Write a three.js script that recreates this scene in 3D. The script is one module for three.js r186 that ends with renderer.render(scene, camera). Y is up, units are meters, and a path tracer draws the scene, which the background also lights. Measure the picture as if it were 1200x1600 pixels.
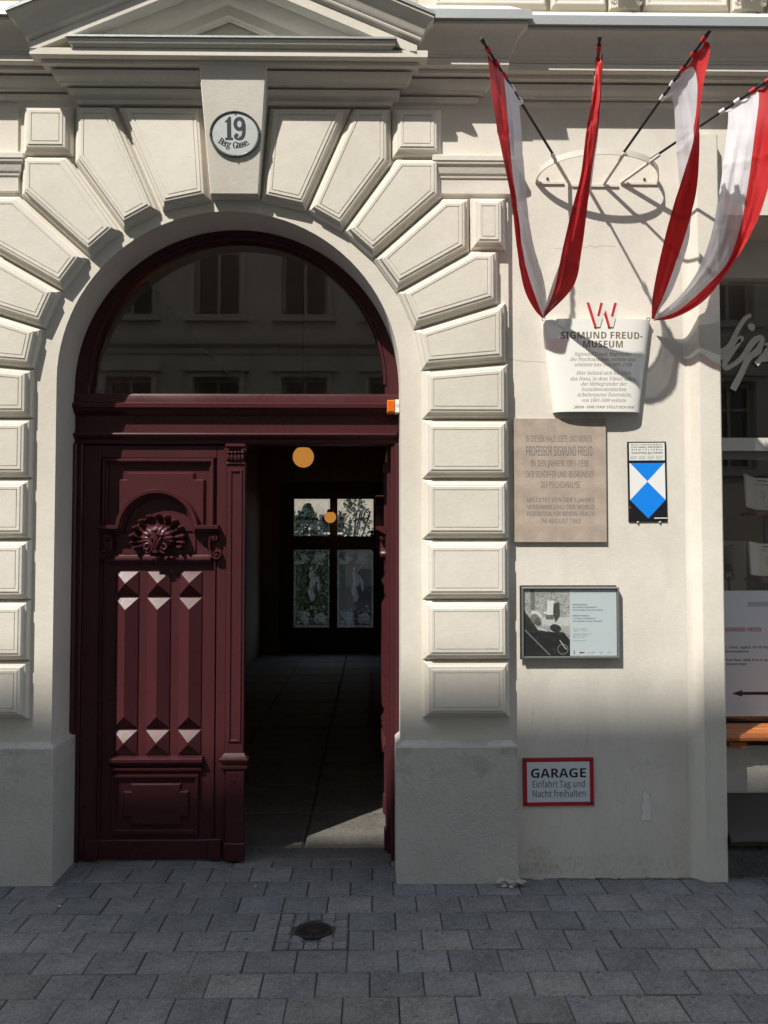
import * as THREE from 'three';
import { mergeGeometries, mergeVertices, toCreasedNormals } from 'three/addons/utils/BufferGeometryUtils.js';

// ---------------------------------------------------------------- camera, sky, sun, exposure
const scene = new THREE.Scene();
const camera = new THREE.PerspectiveCamera(61.68, 3 / 4, 0.05, 400);
camera.position.set(0, 1.6, 4.155);
camera.rotation.order = 'YXZ';
camera.rotation.y = -0.01418;
camera.rotation.x = 0.0373;
scene.add(camera);

const renderer = new THREE.WebGLRenderer({ antialias: true });
renderer.toneMapping = THREE.LinearToneMapping;
renderer.toneMappingExposure = 1.35;
renderer.shadowMap.enabled = true;

const SKY_GAIN = 1.0;
const SUN = new THREE.Vector3(-0.82, 1.6, 1).normalize();
// clear summer sky: pale towards the horizon, brighter towards the sun
const skyTex = (() => {
  const w = 256, h = 128, d = new Float32Array(w * h * 4), v = new THREE.Vector3();
  for (let j = 0; j < h; j++) for (let i = 0; i < w; i++) {
    const el = ((j + .5) / h - .5) * Math.PI, az = ((i + .5) / w - .5) * 2 * Math.PI; v.set(Math.cos(el) * Math.cos(az), Math.sin(el), Math.cos(el) * Math.sin(az));
    const t = Math.pow(Math.max(0, v.y), .55), c = Math.max(0, v.dot(SUN)), g = .22 * Math.pow(c, 6) + .9 * Math.pow(c, 60), k = SKY_GAIN, q = (j * w + i) * 4;
    d[q] = k * (.72 + (.27 - .72) * t + g); d[q + 1] = k * (.80 + (.40 - .80) * t + g * .97); d[q + 2] = k * (.88 + (.61 - .88) * t + g * .9); d[q + 3] = 1;
  }
  const x = new THREE.DataTexture(d, w, h, THREE.RGBAFormat, THREE.FloatType); x.mapping = THREE.EquirectangularReflectionMapping; x.colorSpace = THREE.LinearSRGBColorSpace; x.magFilter = x.minFilter = THREE.LinearFilter; x.wrapS = THREE.RepeatWrapping; x.needsUpdate = true; return x;
})();
scene.background = skyTex; scene.environment = skyTex; scene.environmentIntensity = 1;

const sun = new THREE.DirectionalLight(0xfff8ee, 4.5);
sun.position.copy(SUN).multiplyScalar(60);
sun.target.position.set(0, 0, 0);
sun.castShadow = true;
sun.shadow.mapSize.set(4096, 4096);
Object.assign(sun.shadow.camera, { left: -14, right: 14, top: 14, bottom: -14, near: 1, far: 140 });
scene.add(sun, sun.target);

// ---------------------------------------------------------------- helpers
function rng(seed) { let a = seed >>> 0; return () => { a |= 0; a = a + 0x6D2B79F5 | 0; let t = Math.imul(a ^ a >>> 15, 1 | a); t = t + Math.imul(t ^ t >>> 7, 61 | t) ^ t; return ((t ^ t >>> 14) >>> 0) / 4294967296; }; }
const R = rng(1907);
const used = {};
function numbered(n) { if (!(n in used)) { used[n] = 0; return n; } used[n]++; return n + '_' + String(used[n]).padStart(3, '0'); }
const C3 = (r, g, b) => new THREE.Color().setRGB(r, g, b);

function tileNoise(size, cells, seed) {            // tileable value noise, 0..1
  const r = rng(seed), g = new Float32Array(cells * cells);
  for (let i = 0; i < g.length; i++) g[i] = r();
  const out = new Float32Array(size * size);
  for (let y = 0; y < size; y++) for (let x = 0; x < size; x++) {
    const fx = x / size * cells, fy = y / size * cells, ix = Math.floor(fx), iy = Math.floor(fy);
    let tx = fx - ix, ty = fy - iy; tx = tx * tx * (3 - 2 * tx); ty = ty * ty * (3 - 2 * ty);
    const a = g[(iy % cells) * cells + ix % cells], b = g[(iy % cells) * cells + (ix + 1) % cells];
    const c = g[((iy + 1) % cells) * cells + ix % cells], d = g[((iy + 1) % cells) * cells + (ix + 1) % cells];
    out[y * size + x] = (a + (b - a) * tx) * (1 - ty) + (c + (d - c) * tx) * ty;
  }
  return out;
}
function fbm(size, layers, seed) {
  const out = new Float32Array(size * size); let sum = 0;
  layers.forEach(([cells, amp], k) => { const n = tileNoise(size, cells, seed + k * 31); sum += amp; for (let i = 0; i < out.length; i++) out[i] += n[i] * amp; });
  for (let i = 0; i < out.length; i++) out[i] /= sum;
  return out;
}
function dataTex(size, fn, srgb, repeat = 1) {
  const d = new Uint8Array(size * size * 4);
  for (let i = 0; i < size * size; i++) { const c = fn(i); d[i * 4] = c[0]; d[i * 4 + 1] = c[1]; d[i * 4 + 2] = c[2]; d[i * 4 + 3] = 255; }
  const t = new THREE.DataTexture(d, size, size); t.wrapS = t.wrapT = THREE.RepeatWrapping; t.magFilter = THREE.LinearFilter; t.minFilter = THREE.LinearMipmapLinearFilter; t.generateMipmaps = true;
  if (srgb) t.colorSpace = THREE.SRGBColorSpace;
  t.repeat.set(repeat, repeat); t.needsUpdate = true; return t;
}
const cl = v => Math.max(0, Math.min(255, Math.round(v)));
function canvasTex(w, h, draw) {
  const c = document.createElement('canvas'); c.width = w; c.height = h; const x = c.getContext('2d'); draw(x, w, h);
  const t = new THREE.CanvasTexture(c); t.colorSpace = THREE.SRGBColorSpace; t.anisotropy = 8; return t;
}
// text squeezed into x0..x1 on a baseline, cap height ch
function fitText(x, s, x0, x1, base, size, font, skew = 0) {
  x.save(); x.font = font.replace('$', size); const w = x.measureText(s).width; x.translate(x0, base); x.transform((x1 - x0) / w, 0, -skew, 1, 0, 0); x.textAlign = 'left'; x.textBaseline = 'alphabetic'; x.fillText(s, 0, 0); x.restore();
}
function boxUV(g, k = 1, ou = 0, ov = 0) {
  if (g.index) g = g.toNonIndexed();
  const p = g.attributes.position, uv = new Float32Array(p.count * 2), a = new THREE.Vector3(), b = new THREE.Vector3(), c = new THREE.Vector3(), n = new THREE.Vector3();
  for (let i = 0; i < p.count; i += 3) {
    a.fromBufferAttribute(p, i); b.fromBufferAttribute(p, i + 1); c.fromBufferAttribute(p, i + 2);
    n.copy(b).sub(a).cross(c.clone().sub(a)); const X = Math.abs(n.x), Y = Math.abs(n.y), Z = Math.abs(n.z);
    [a, b, c].forEach((q, j) => { let u, v; if (Z >= X && Z >= Y) { u = q.x; v = q.y; } else if (X >= Y) { u = q.z + .37; v = q.y; } else { u = q.x; v = q.z + .53; } uv[(i + j) * 2] = u * k + ou; uv[(i + j) * 2 + 1] = v * k + ov; });
  }
  g.setAttribute('uv', new THREE.BufferAttribute(uv, 2)); return g;
}
function clean(g) { g = g.index ? g.toNonIndexed() : g; for (const k of Object.keys(g.attributes)) if (k !== 'position' && k !== 'normal' && k !== 'uv') g.deleteAttribute(k); return g; }
function merge(list) { return mergeGeometries(list.map(g => { g = clean(g); if (!g.attributes.normal) g.computeVertexNormals(); if (!g.attributes.uv) g.setAttribute('uv', new THREE.BufferAttribute(new Float32Array(g.attributes.position.count * 2), 2)); return g; })); }
function crease(g, a = 0.6) { g.deleteAttribute('normal'); if (g.attributes.uv) g.deleteAttribute('uv'); g = mergeVertices(g, 1e-5); return toCreasedNormals(g, a); }
function mesh(name, geo, mat, parent, keepUV) {
  if (Array.isArray(geo)) geo = merge(geo);
  if (!keepUV) geo = boxUV(geo);
  const m = new THREE.Mesh(geo, mat); m.castShadow = m.receiveShadow = true;
  m.name = parent ? name : numbered(name); (parent || scene).add(m); return m;
}
function group(name, parent) { const g = new THREE.Group(); g.name = parent ? name : numbered(name); (parent || scene).add(g); return g; }
function tag(o, label, category, grp) { o.userData.label = label; o.userData.category = category; if (grp) o.userData.group = grp; return o; }
function structure(o, label, category) { o.userData.kind = 'structure'; o.userData.label = label; o.userData.category = category; return o; }
function bx(x0, x1, y0, y1, z0, z1) { const g = new THREE.BoxGeometry(x1 - x0, y1 - y0, z1 - z0); g.translate((x0 + x1) / 2, (y0 + y1) / 2, (z0 + z1) / 2); return g; }
// box whose front (+z) edges are chamfered by c
function chBox(x0, x1, y0, y1, z0, z1, c = 0.004) { return bevelPoly([[x0, y0], [x1, y0], [x1, y1], [x0, y1]], [[0, z0], [0, z1 - c], [c, z1]]); }
function insetPoly(poly, d) {                        // convex, counter-clockwise
  const n = poly.length, out = [];
  for (let i = 0; i < n; i++) {
    const p0 = poly[(i + n - 1) % n], p1 = poly[i], p2 = poly[(i + 1) % n];
    const e1 = [p1[0] - p0[0], p1[1] - p0[1]], e2 = [p2[0] - p1[0], p2[1] - p1[1]], l1 = Math.hypot(...e1), l2 = Math.hypot(...e2);
    const n1 = [-e1[1] / l1, e1[0] / l1], n2 = [-e2[1] / l2, e2[0] / l2], k = d / (1 + n1[0] * n2[0] + n1[1] * n2[1]);
    out.push([p1[0] + (n1[0] + n2[0]) * k, p1[1] + (n1[1] + n2[1]) * k]);
  }
  return out;
}
// rings of an inset polygon raised along z: profile [[inset, z], ...], the last ring capped
function bevelPoly(poly, prof) {
  const pos = [], n = poly.length, rings = prof.map(([d, z]) => insetPoly(poly, d).map(p => [p[0], p[1], z]));
  for (let k = 0; k < rings.length - 1; k++) for (let i = 0; i < n; i++) { const j = (i + 1) % n, a = rings[k][i], b = rings[k][j], c = rings[k + 1][j], d = rings[k + 1][i]; pos.push(...a, ...b, ...c, ...a, ...c, ...d); }
  const t = rings[rings.length - 1]; for (let i = 1; i < n - 1; i++) pos.push(...t[0], ...t[i], ...t[i + 1]);
  const g = new THREE.BufferGeometry(); g.setAttribute('position', new THREE.Float32BufferAttribute(pos, 3)); g.computeVertexNormals(); return g;
}
function grid(rows, closeU) {                        // quads between rows of points; u runs along a row
  const pos = [];
  for (let i = 0; i < rows.length - 1; i++) for (let j = 0; j < rows[i].length - 1; j++) { const a = rows[i][j], b = rows[i + 1][j], c = rows[i + 1][j + 1], d = rows[i][j + 1]; pos.push(...a, ...b, ...c, ...a, ...c, ...d); }
  const g = new THREE.BufferGeometry(); g.setAttribute('position', new THREE.Float32BufferAttribute(pos, 3)); g.computeVertexNormals(); return g;
}
function mitres(path) {
  const n = path.length, nor = [];
  for (let i = 0; i < n - 1; i++) { const d = [path[i + 1][0] - path[i][0], path[i + 1][1] - path[i][1]], l = Math.hypot(...d); nor.push([-d[1] / l, d[0] / l]); }
  return path.map((p, i) => { const a = nor[Math.max(0, i - 1)], b = nor[Math.min(n - 2, i)], k = 1 / Math.max(.3, 1 + a[0] * b[0] + a[1] * b[1]); return [(a[0] + b[0]) * k, (a[1] + b[1]) * k]; });
}
function capEnds(rows) {
  const out = []; [[rows[0], 1], [rows[rows.length - 1], -1]].forEach(([r, s]) => { const sh = r.map((p, i) => p); const pos = []; const tri = THREE.ShapeUtils.triangulateShape(flat2(sh), []); tri.forEach(([a, b, c]) => pos.push(...sh[a], ...sh[b], ...sh[c])); const g = new THREE.BufferGeometry(); g.setAttribute('position', new THREE.Float32BufferAttribute(pos, 3)); g.computeVertexNormals(); out.push(g); }); return out;
}
function flat2(pts) { // drop the axis with least spread
  const mn = [1e9, 1e9, 1e9], mx = [-1e9, -1e9, -1e9]; pts.forEach(p => p.forEach((v, i) => { mn[i] = Math.min(mn[i], v); mx[i] = Math.max(mx[i], v); }));
  const sp = mx.map((v, i) => v - mn[i]); const drop = sp.indexOf(Math.min(...sp)); const ax = [0, 1, 2].filter(i => i !== drop); return pts.map(p => new THREE.Vector2(p[ax[0]], p[ax[1]]));
}
// horizontal moulding: plan path [[x,z]..], profile [[y,out]..] bottom to top
function sweepPlan(path, prof, caps = true, a = .5) {
  const m = mitres(path), rows = path.map((p, i) => prof.map(([y, o]) => [p[0] + m[i][0] * o, y, p[1] + m[i][1] * o]));
  const g = crease(grid(rows), a); return caps ? merge([g, ...capEnds(rows)]) : g;
}
// moulding in the plane of the facade: path [[x,y]..], profile [[n,z]..]
function sweepXY(path, prof, caps = true, a = .5) {
  const m = mitres(path), rows = path.map((p, i) => prof.map(([n, z]) => [p[0] + m[i][0] * n, p[1] + m[i][1] * n, z]));
  const g = crease(grid(rows), a); return caps ? merge([g, ...capEnds(rows)]) : g;
}
function extr(pts, z0, z1, bevel = 0, holes = []) {
  const s = new THREE.Shape(pts.map(p => new THREE.Vector2(p[0], p[1]))); holes.forEach(h => s.holes.push(new THREE.Path(h.map(p => new THREE.Vector2(p[0], p[1])))));
  const g = new THREE.ExtrudeGeometry(s, { depth: z1 - z0 - bevel, bevelEnabled: bevel > 0, bevelThickness: bevel, bevelSize: bevel, bevelOffset: -bevel, bevelSegments: 1, curveSegments: 12 });
  g.translate(0, 0, z0); return g;
}
function arc(cx, cy, r, a0, a1, n) { const o = []; for (let i = 0; i <= n; i++) { const a = (a0 + (a1 - a0) * i / n) * Math.PI / 180; o.push([cx + r * Math.cos(a), cy + r * Math.sin(a)]); } return o; }
function clip(poly, a, b, c) {                       // keep a*x + b*y <= c
  const out = []; for (let i = 0; i < poly.length; i++) { const p = poly[i], q = poly[(i + 1) % poly.length], dp = a * p[0] + b * p[1] - c, dq = a * q[0] + b * q[1] - c; if (dp <= 0) out.push(p); if (dp * dq < 0) { const t = dp / (dp - dq); out.push([p[0] + (q[0] - p[0]) * t, p[1] + (q[1] - p[1]) * t]); } } return out;
}
function tube(pts, r, seg = 24, rad = 8) { return new THREE.TubeGeometry(new THREE.CatmullRomCurve3(pts.map(p => new THREE.Vector3(...p))), seg, r, rad, false); }
function rod(a, b, r, n = 12) { const A = new THREE.Vector3(...a), B = new THREE.Vector3(...b), d = B.clone().sub(A), g = new THREE.CylinderGeometry(r, r, d.length(), n); g.applyQuaternion(new THREE.Quaternion().setFromUnitVectors(new THREE.Vector3(0, 1, 0), d.normalize())); g.translate((A.x + B.x) / 2, (A.y + B.y) / 2, (A.z + B.z) / 2); return g; }

// ---------------------------------------------------------------- materials
const nPlaster = fbm(512, [[6, 3], [24, 2], [90, 2], [220, 2.4]], 11);
const nMottle = fbm(512, [[3, 3], [7, 2.2], [19, 1.4], [60, 1]], 23);
const nGrain = fbm(512, [[40, 1], [130, 1.6], [256, 2]], 37);
const plasterBump = dataTex(512, i => { const v = cl(255 * nPlaster[i]); return [v, v, v]; }, false, 1.6);
const plasterMap = dataTex(512, i => { const m = nMottle[i] - .5, g = nGrain[i] - .5; const v = 246 + m * 30 + g * 10; return [cl(v), cl(v - 1 + m * 3), cl(v - 3 + m * 8)]; }, true, .45);
function M(color, rough, extra = {}) { return new THREE.MeshStandardMaterial({ color, roughness: rough, metalness: 0, ...extra }); }
const plaster = M(C3(.72, .685, .61), .93, { map: plasterMap, bumpMap: plasterBump, bumpScale: .0013 });
const zinc = M(C3(.34, .36, .36), .45, { metalness: .35, bumpMap: plasterBump, bumpScale: .001 });
const paintBump = dataTex(512, i => { const v = cl(128 + (nMottle[i] - .5) * 130 + (nGrain[i] - .5) * 60); return [v, v, v]; }, false, 3);
const paintRough = dataTex(512, i => { const v = cl(82 + (nMottle[i] - .5) * 50 + (nGrain[i] - .5) * 40); return [v, v, v]; }, false, 1.3);
const paintMap = dataTex(512, i => { const m = nMottle[i] - .5, g = nGrain[i] - .5, v = 238 + m * 18 + g * 14; return [cl(v), cl(v + m * 6), cl(v + m * 6)]; }, true, .9);
const doorPaint = new THREE.MeshPhysicalMaterial({ color: C3(.072, .0195, .0235), roughness: 1, map: paintMap, roughnessMap: paintRough, bumpMap: paintBump, bumpScale: .0006, specularIntensity: .5 });
const blackIron = M(C3(.02, .02, .022), .45, { metalness: .3 });
const greyIron = M(C3(.35, .33, .29), .6);
const glassPane = new THREE.MeshPhysicalMaterial({ color: 0xffffff, roughness: 0, metalness: 0, transmission: 1, thickness: 0, ior: 1.52 });
const screwMat = M(C3(.08, .08, .08), .5, { metalness: .5 });

// ================================================================= STREET
const stoneTex = dataTex(512, i => { const g = nGrain[i] - .5, m = nMottle[i] - .5, s = nPlaster[i] - .5, v = 208 + g * 150 + m * 56 + s * 30; return [cl(v), cl(v + 1), cl(v + 3)]; }, true, 2.4);
{ const d = stoneTex.image.data, r = rng(44); for (let k = 0; k < 16; k++) { const x = r() * 512 | 0, y = r() * 512 | 0, q = 4 + r() * 7, e = .6 + r() * .5, g = .35 + r() * .3; for (let j = -14; j <= 14; j++) for (let i = -14; i <= 14; i++) { if (i * i + j * j * e * 2 > q * q) continue; const o = (((y + j + 512) % 512) * 512 + (x + i + 512) % 512) * 4; for (let c = 0; c < 3; c++) d[o + c] *= g + .25; } } }
const stoneBump = dataTex(512, i => { const v = cl(255 * (nGrain[i] * .7 + nPlaster[i] * .3)); return [v, v, v]; }, false, 3.1);
const paverMats = [.25, .27, .29, .315, .23, .26].map((a, k) => M(C3(a * (k % 2 ? 1.07 : 1.03), a, a * (k % 3 ? .97 : .92)), .82, { map: stoneTex, bumpMap: stoneBump, bumpScale: .0022 }));
const jointMat = M(C3(.12, .117, .11), .95, { map: stoneTex, bumpMap: stoneBump, bumpScale: .004 });

const ground = mesh('ground', (() => { const g = new THREE.PlaneGeometry(160, 160); g.rotateX(-Math.PI / 2); g.translate(0, -.17, 0); return g; })(), jointMat);
structure(ground, 'dark earth below the street and courtyard', 'ground');
const sidewalk = group('sidewalk'); structure(sidewalk, 'sidewalk of grey concrete pavers in half bond', 'pavement');
mesh('paving_bed', bx(-14, 14, -.15, -.009, -.34, 3.3), jointMat, sidewalk);
const PW = .1965, PD = .1745, Z0 = -.335;
function paverGeo(w, d, seed) {
  const r = rng(seed), c = .003 + r() * .002, g = bevelPoly([[-w / 2, -d / 2], [w / 2, -d / 2], [w / 2, d / 2], [-w / 2, d / 2]], [[0, -.03], [0, -c * .8], [c, 0]]);
  g.rotateX(-Math.PI / 2); return boxUV(g, 1, r() * 5, r() * 5);
}
const paverVar = [0, 1, 2, 3, 4, 5, 6, 7].map(k => paverGeo(PW - .0045, PD - .0045, 400 + k));
const farPavers = [];
for (let k = 0; k < 21; k++) {
  const z = Z0 + (k + .5) * PD, off = (k % 2 ? .5 : 0) + (R() - .5) * .08;
  for (let i = -45; i <= 45; i++) {
    const x = (i + off) * PW; if (Math.abs(x) > 8.5) { R(); R(); R(); continue; }
    const r1 = R(), r2 = R(), r3 = R();
    if (z < .02 && !(x > -1.66 && x < .28)) { if (!(z > -.1)) continue; }
    if (x > -.50 && x < -.06 && z > .36 && z < .70) { // pavers cut round the drain
      if (x + PW / 2 < -.39 || x - PW / 2 > -.095) { /* keep whole */ } else {
        let a = x - PW / 2, b = x + PW / 2; if (a < -.39) b = Math.min(b, -.393); else if (b > -.095) a = Math.max(a, -.092); else continue;
        if (b - a < .02) continue;
        const m = mesh('paver', paverGeo(b - a - .005, PD - .0055, 900 + i), paverMats[(r1 * 6) | 0], sidewalk, true); m.position.set((a + b) / 2, 0, z); continue;
      }
    }
    if (k < 11 && x > -2.15 && x < 2.3) {
      const m = new THREE.Mesh(paverVar[(r2 * 8) | 0], paverMats[(r1 * 6) | 0]); m.name = 'paver'; m.castShadow = m.receiveShadow = true; sidewalk.add(m);
      m.position.set(x + (r3 - .5) * .003, (r2 - .5) * .004, z + (r1 - .5) * .003); m.rotation.set((r3 - .5) * .012, (r1 - .5) * .012, (r2 - .5) * .012);
    } else { const g = paverVar[(r2 * 8) | 0].clone(); g.translate(x, (r2 - .5) * .004, z); farPavers.push(g); }
  }
}
const fp = mesh('outer_pavers', farPavers, paverMats[1], sidewalk, true); fp.userData.kind = 'stuff';
// small granite setts round the drain cover
{
  const setts = []; const r = rng(77);
  for (let a = 0; a < 5; a++) for (let b = 0; b < 5; b++) { if (a > 0 && a < 4 && b > 0 && b < 4) continue; setts.push([-.36 + a * .0585, .392 + b * .0665, .053, .061]); }
  for (const [x, z, w, d] of setts) { const g = paverGeo(w, d, 500 + ((x * 100) | 0)); const m = mesh('sett', g, paverMats[(r() * 6) | 0], sidewalk, true); m.position.set(x + (r() - .5) * .004, -.002 - r() * .004, z + (r() - .5) * .004); m.rotation.set((r() - .5) * .05, (r() - .5) * .1, (r() - .5) * .05); }
  for (const [sx, sz] of [[-1, -1], [1, -1], [1, 1], [-1, 1]]) { const g = paverGeo(.05, .055, 640); const m = mesh('sett', g, paverMats[2], sidewalk, true); m.position.set(-.243 + sx * .062, -.005, .525 + sz * .072); m.rotation.y = .3 * sx; }
}
structure(mesh('road', bx(-40, 40, -.16, -.118, 3.42, 8.6), M(C3(.055, .055, .057), .9, { map: stoneTex, bumpMap: stoneBump, bumpScale: .004 })), 'asphalt carriageway of the street', 'road');
structure(mesh('kerb', [chTop(-40, 40, -.16, 0, 3.3, 3.42), chTop(-40, 40, -.16, 0, 8.6, 8.74)], M(C3(.22, .22, .22), .85, { map: stoneTex })), 'granite kerb stones along the carriageway', 'kerb');
structure(mesh('far_sidewalk', bx(-40, 40, -.16, -.004, 8.74, 11.5), M(C3(.14, .14, .14), .85, { map: stoneTex })), 'pavement along the houses across the street', 'pavement');
function chTop(x0, x1, y0, y1, z0, z1) { const g = bevelPoly([[x0, -z1], [x1, -z1], [x1, -z0], [x0, -z0]], [[0, y0], [0, y1 - .012], [.012, y1]]); g.rotateX(-Math.PI / 2); return g; }

// drain cover
{
  const o = group('drain_cover'); o.position.set(-.241, 0, .528); const iron = M(C3(.05, .042, .036), .6, { metalness: .5, bumpMap: stoneBump, bumpScale: .002 });
  mesh('rim', new THREE.LatheGeometry([[.066, -.03], [.076, -.03], [.077, .001], [.074, .003], [.067, .003], [.066, -.004]].map(p => new THREE.Vector2(...p)), 40), iron, o);
  mesh('plate', new THREE.CylinderGeometry(.067, .067, .012, 40).translate(0, -.009, 0), iron, o);
  const ribs = []; for (let k = 0; k < 18; k++) { const a = k / 18 * Math.PI * 2, g = new THREE.BoxGeometry(.036, .005, .006); g.translate(.041, -.0015, 0); g.rotateY(a); ribs.push(g); }
  ribs.push(new THREE.TorusGeometry(.018, .003, 6, 24).rotateX(Math.PI / 2).translate(0, -.002, 0));
  mesh('ribs', ribs, iron, o);
  tag(o, 'small round cast iron drain cover set among little setts in the sidewalk', 'drain cover');
}
// cigarette ends
for (const [x, z, a] of [[-1.385, .30, .4], [-.545, .10, 1.3]]) {
  const o = group('cigarette_end'); o.position.set(x, .006, z); o.rotation.y = a;
  mesh('filter', new THREE.CylinderGeometry(.0042, .0042, .016, 8).rotateZ(Math.PI / 2), M(C3(.5, .25, .08), .9), o);
  mesh('paper', new THREE.CylinderGeometry(.004, .0036, .009, 8).rotateZ(Math.PI / 2).translate(.0122, 0, 0), M(C3(.7, .68, .62), .9), o);
  tag(o, x < -1 ? 'cigarette end lying on paver in front of left plinth' : 'cigarette end lying on paver before the closed door leaf', 'litter');
}

// ================================================================= OPPOSITE HOUSE (casts the street's shade, mirrored in the glass)
{
  const o = group('opposite_house'), ZF = 11.5, HT = 18.53, wm = M(C3(.55, .51, .44), .92, { map: plasterMap, bumpMap: plasterBump, bumpScale: .003 });
  const cols = []; for (let c = -7; c <= 5; c++) cols.push(-1.28 + c * 1.66);
  const rows = [[1.0, 3.2], [3.3 - .25, 4.75], [5.95, 7.75], [9.0, 10.8], [12.0, 13.8], [15, 16.6]].slice(1);
  const holes = []; for (const x of cols) for (const [a, b] of rows) holes.push([[x - .43, a], [x + .43, a], [x + .43, b], [x - .43, b]]);
  const w = extr([[-26, -.16], [26, -.16], [26, HT - .4], [-26, HT - .4]], 0, .5, 0, holes); w.translate(0, 0, ZF);
  mesh('wall', w, wm, o);
  mesh('body', bx(-26, 26, -.16, HT - .5, ZF + .9, ZF + 10), M(C3(.05, .05, .05), 1), o);
  const dn = p => { const g = sweepPlan([[-26, 0], [26, 0]], p, true); g.rotateY(Math.PI); g.translate(0, 0, ZF); return g; };
  mesh('cornice', dn([[HT - .9, -.2], [HT - .9, .05], [HT - .75, .12], [HT - .6, .15], [HT - .5, .3], [HT - .3, .34], [HT - .2, .42], [HT, .45], [HT + .02, -1.2]]), wm, o);
  for (const y of [5.2, 8.3, 11.3, 14.4]) mesh('string_course', dn([[y, -.1], [y, .04], [y + .1, .06], [y + .16, .16], [y + .26, .18], [y + .3, -.1]]), wm, o);
  const fm = M(C3(.4, .36, .3), .6), gm = new THREE.MeshPhysicalMaterial({ color: C3(.02, .022, .025), roughness: .05, metalness: 0 });
  for (const x0 of cols) for (const [a, b] of rows) {
    const h = b - a;
    const wdw = group('window', o); wdw.position.set(x0 * 1, a, ZF + .22);
    mesh('frame', [bx(-.43, -.37, 0, h, -.03, .03), bx(.37, .43, 0, h, -.03, .03), bx(-.37, .37, h - .07, h, -.03, .03), bx(-.37, .37, 0, .07, -.03, .03), bx(-.03, .03, .07, h - .07, -.03, .03), bx(-.37, -.03, h * .68, h * .68 + .05, -.03, .03), bx(.03, .37, h * .68, h * .68 + .05, -.03, .03)], fm, wdw);
    mesh('pane', bx(-.4, .4, .03, h - .03, .035, .045), gm, wdw);
    mesh('surround', [bx(-.53, -.44, -.02, h + .1, -.28, -.2), bx(.44, .53, -.02, h + .1, -.28, -.2), bx(-.44, .44, h + .01, h + .1, -.28, -.2), bx(-.62, .62, h + .1, h + .22, -.38, -.2), bx(-.6, .6, -.14, -.02, -.36, -.2)], wm, wdw);
  }
  tag(o, 'tall pale town house across the street, mirrored in the fanlight', 'building');
}

// ================================================================= TOWN HOUSE
const house = group('town_house'); tag(house, 'cream stucco town house with arched rusticated portal and open maroon door', 'building');
const CX = -.69, ZP = .03;                              // portal axis, plane of the portal front
const AR = .8285, ASY = 2.389;                          // arch radius and springing
{
  // wall behind the rusticated portal with its arched opening
  const right = .665, left = 2 * CX - right;
  const pts = [[left, 0], [CX - AR, 0], ...arc(CX, ASY, AR, 180, 0, 48), [CX + AR, 0], [right, 0], [right, 4.1], [left, 4.1]];
  const g = extr(pts, -.33, ZP, 0); mesh('portal_wall', crease(g, .4), plaster, house);
}
const wallStain = (() => canvasTex(1024, 2048, (x, w, h) => {
  const id = x.createImageData(w, h), r = rng(5);
  for (let j = 0; j < h; j++) for (let i = 0; i < w; i++) { const k = (j % 512) * 512 + (i % 512), k2 = ((j * 2 + 77) % 512) * 512 + (i * 2 + 31) % 512, v = 234 + (nMottle[k] - .5) * 26 + (nGrain[k2] - .5) * 12; const q = (j * w + i) * 4; id.data[q] = cl(v); id.data[q + 1] = cl(v - 1); id.data[q + 2] = cl(v - 2); id.data[q + 3] = 255; }
  x.putImageData(id, 0, 0);
  // grime blotches and scuffs near the foot of the wall: Y = 4.1 - j/h*4.1 ; X = .6 + i/w
  const blot = (X, Y, rx, ry, n, a) => { for (let k = 0; k < n; k++) { const t = r() * 6.28, d = Math.sqrt(r()), px = (X - .6 + Math.cos(t) * d * rx) * w, py = (4.1 - Y - Math.sin(t) * d * ry) / 4.1 * h; x.fillStyle = `rgba(${70 + r() * 30 | 0},${62 + r() * 25 | 0},${50 + r() * 20 | 0},${a * (.4 + r() * .6)})`; x.beginPath(); x.ellipse(px, py, 1 + r() * 7, .8 + r() * 4, r() * 3, 0, 6.3); x.fill(); } };
  blot(1.20, .42, .05, .09, 130, .05); blot(1.33, .52, .08, .05, 110, .05); blot(.80, .12, .06, .03, 120, .07); blot(1.1, .06, .42, .05, 700, .06); blot(1.48, .2, .06, .14, 160, .05); blot(1.0, .7, .3, .25, 140, .025); blot(1.15, .25, .35, .18, 320, .03); blot(.8, .05, .12, .03, 200, .08);
  // chip of missing plaster
  x.fillStyle = 'rgb(252,250,254)'; x.beginPath(); [[1.313, .425], [1.322, .41], [1.327, .405], [1.342, .385], [1.337, .37], [1.348, .345], [1.341, .31], [1.347, .285], [1.338, .268], [1.315, .272], [1.30, .262], [1.292, .285], [1.301, .31], [1.294, .33], [1.305, .36], [1.303, .39]].forEach(([X, Y], k) => { const px = (X - .6) * w, py = (4.1 - Y) / 4.1 * h; k ? x.lineTo(px, py) : x.moveTo(px, py); }); x.closePath(); x.fill(); x.strokeStyle = 'rgba(80,72,60,.4)'; x.lineWidth = 1.5; x.stroke();
  // hairline cracks
  x.strokeStyle = 'rgba(120,108,90,.5)'; x.lineWidth = 1.2; for (const [X0, Y0, X1, Y1] of [[.67, 2.50, 1.15, 2.47], [1.05, .7, 1.02, .60], [.78, .8, .77, .73], [.9, 3.05, 1.2, 3.07]]) { x.beginPath(); for (let k = 0; k <= 12; k++) { const t = k / 12, px = (X0 + (X1 - X0) * t - .6 + (r() - .5) * .006) * w, py = (4.1 - Y0 - (Y1 - Y0) * t + (r() - .5) * .012) / 4.1 * h; k ? x.lineTo(px, py) : x.moveTo(px, py); } x.stroke(); }
}))();
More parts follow.
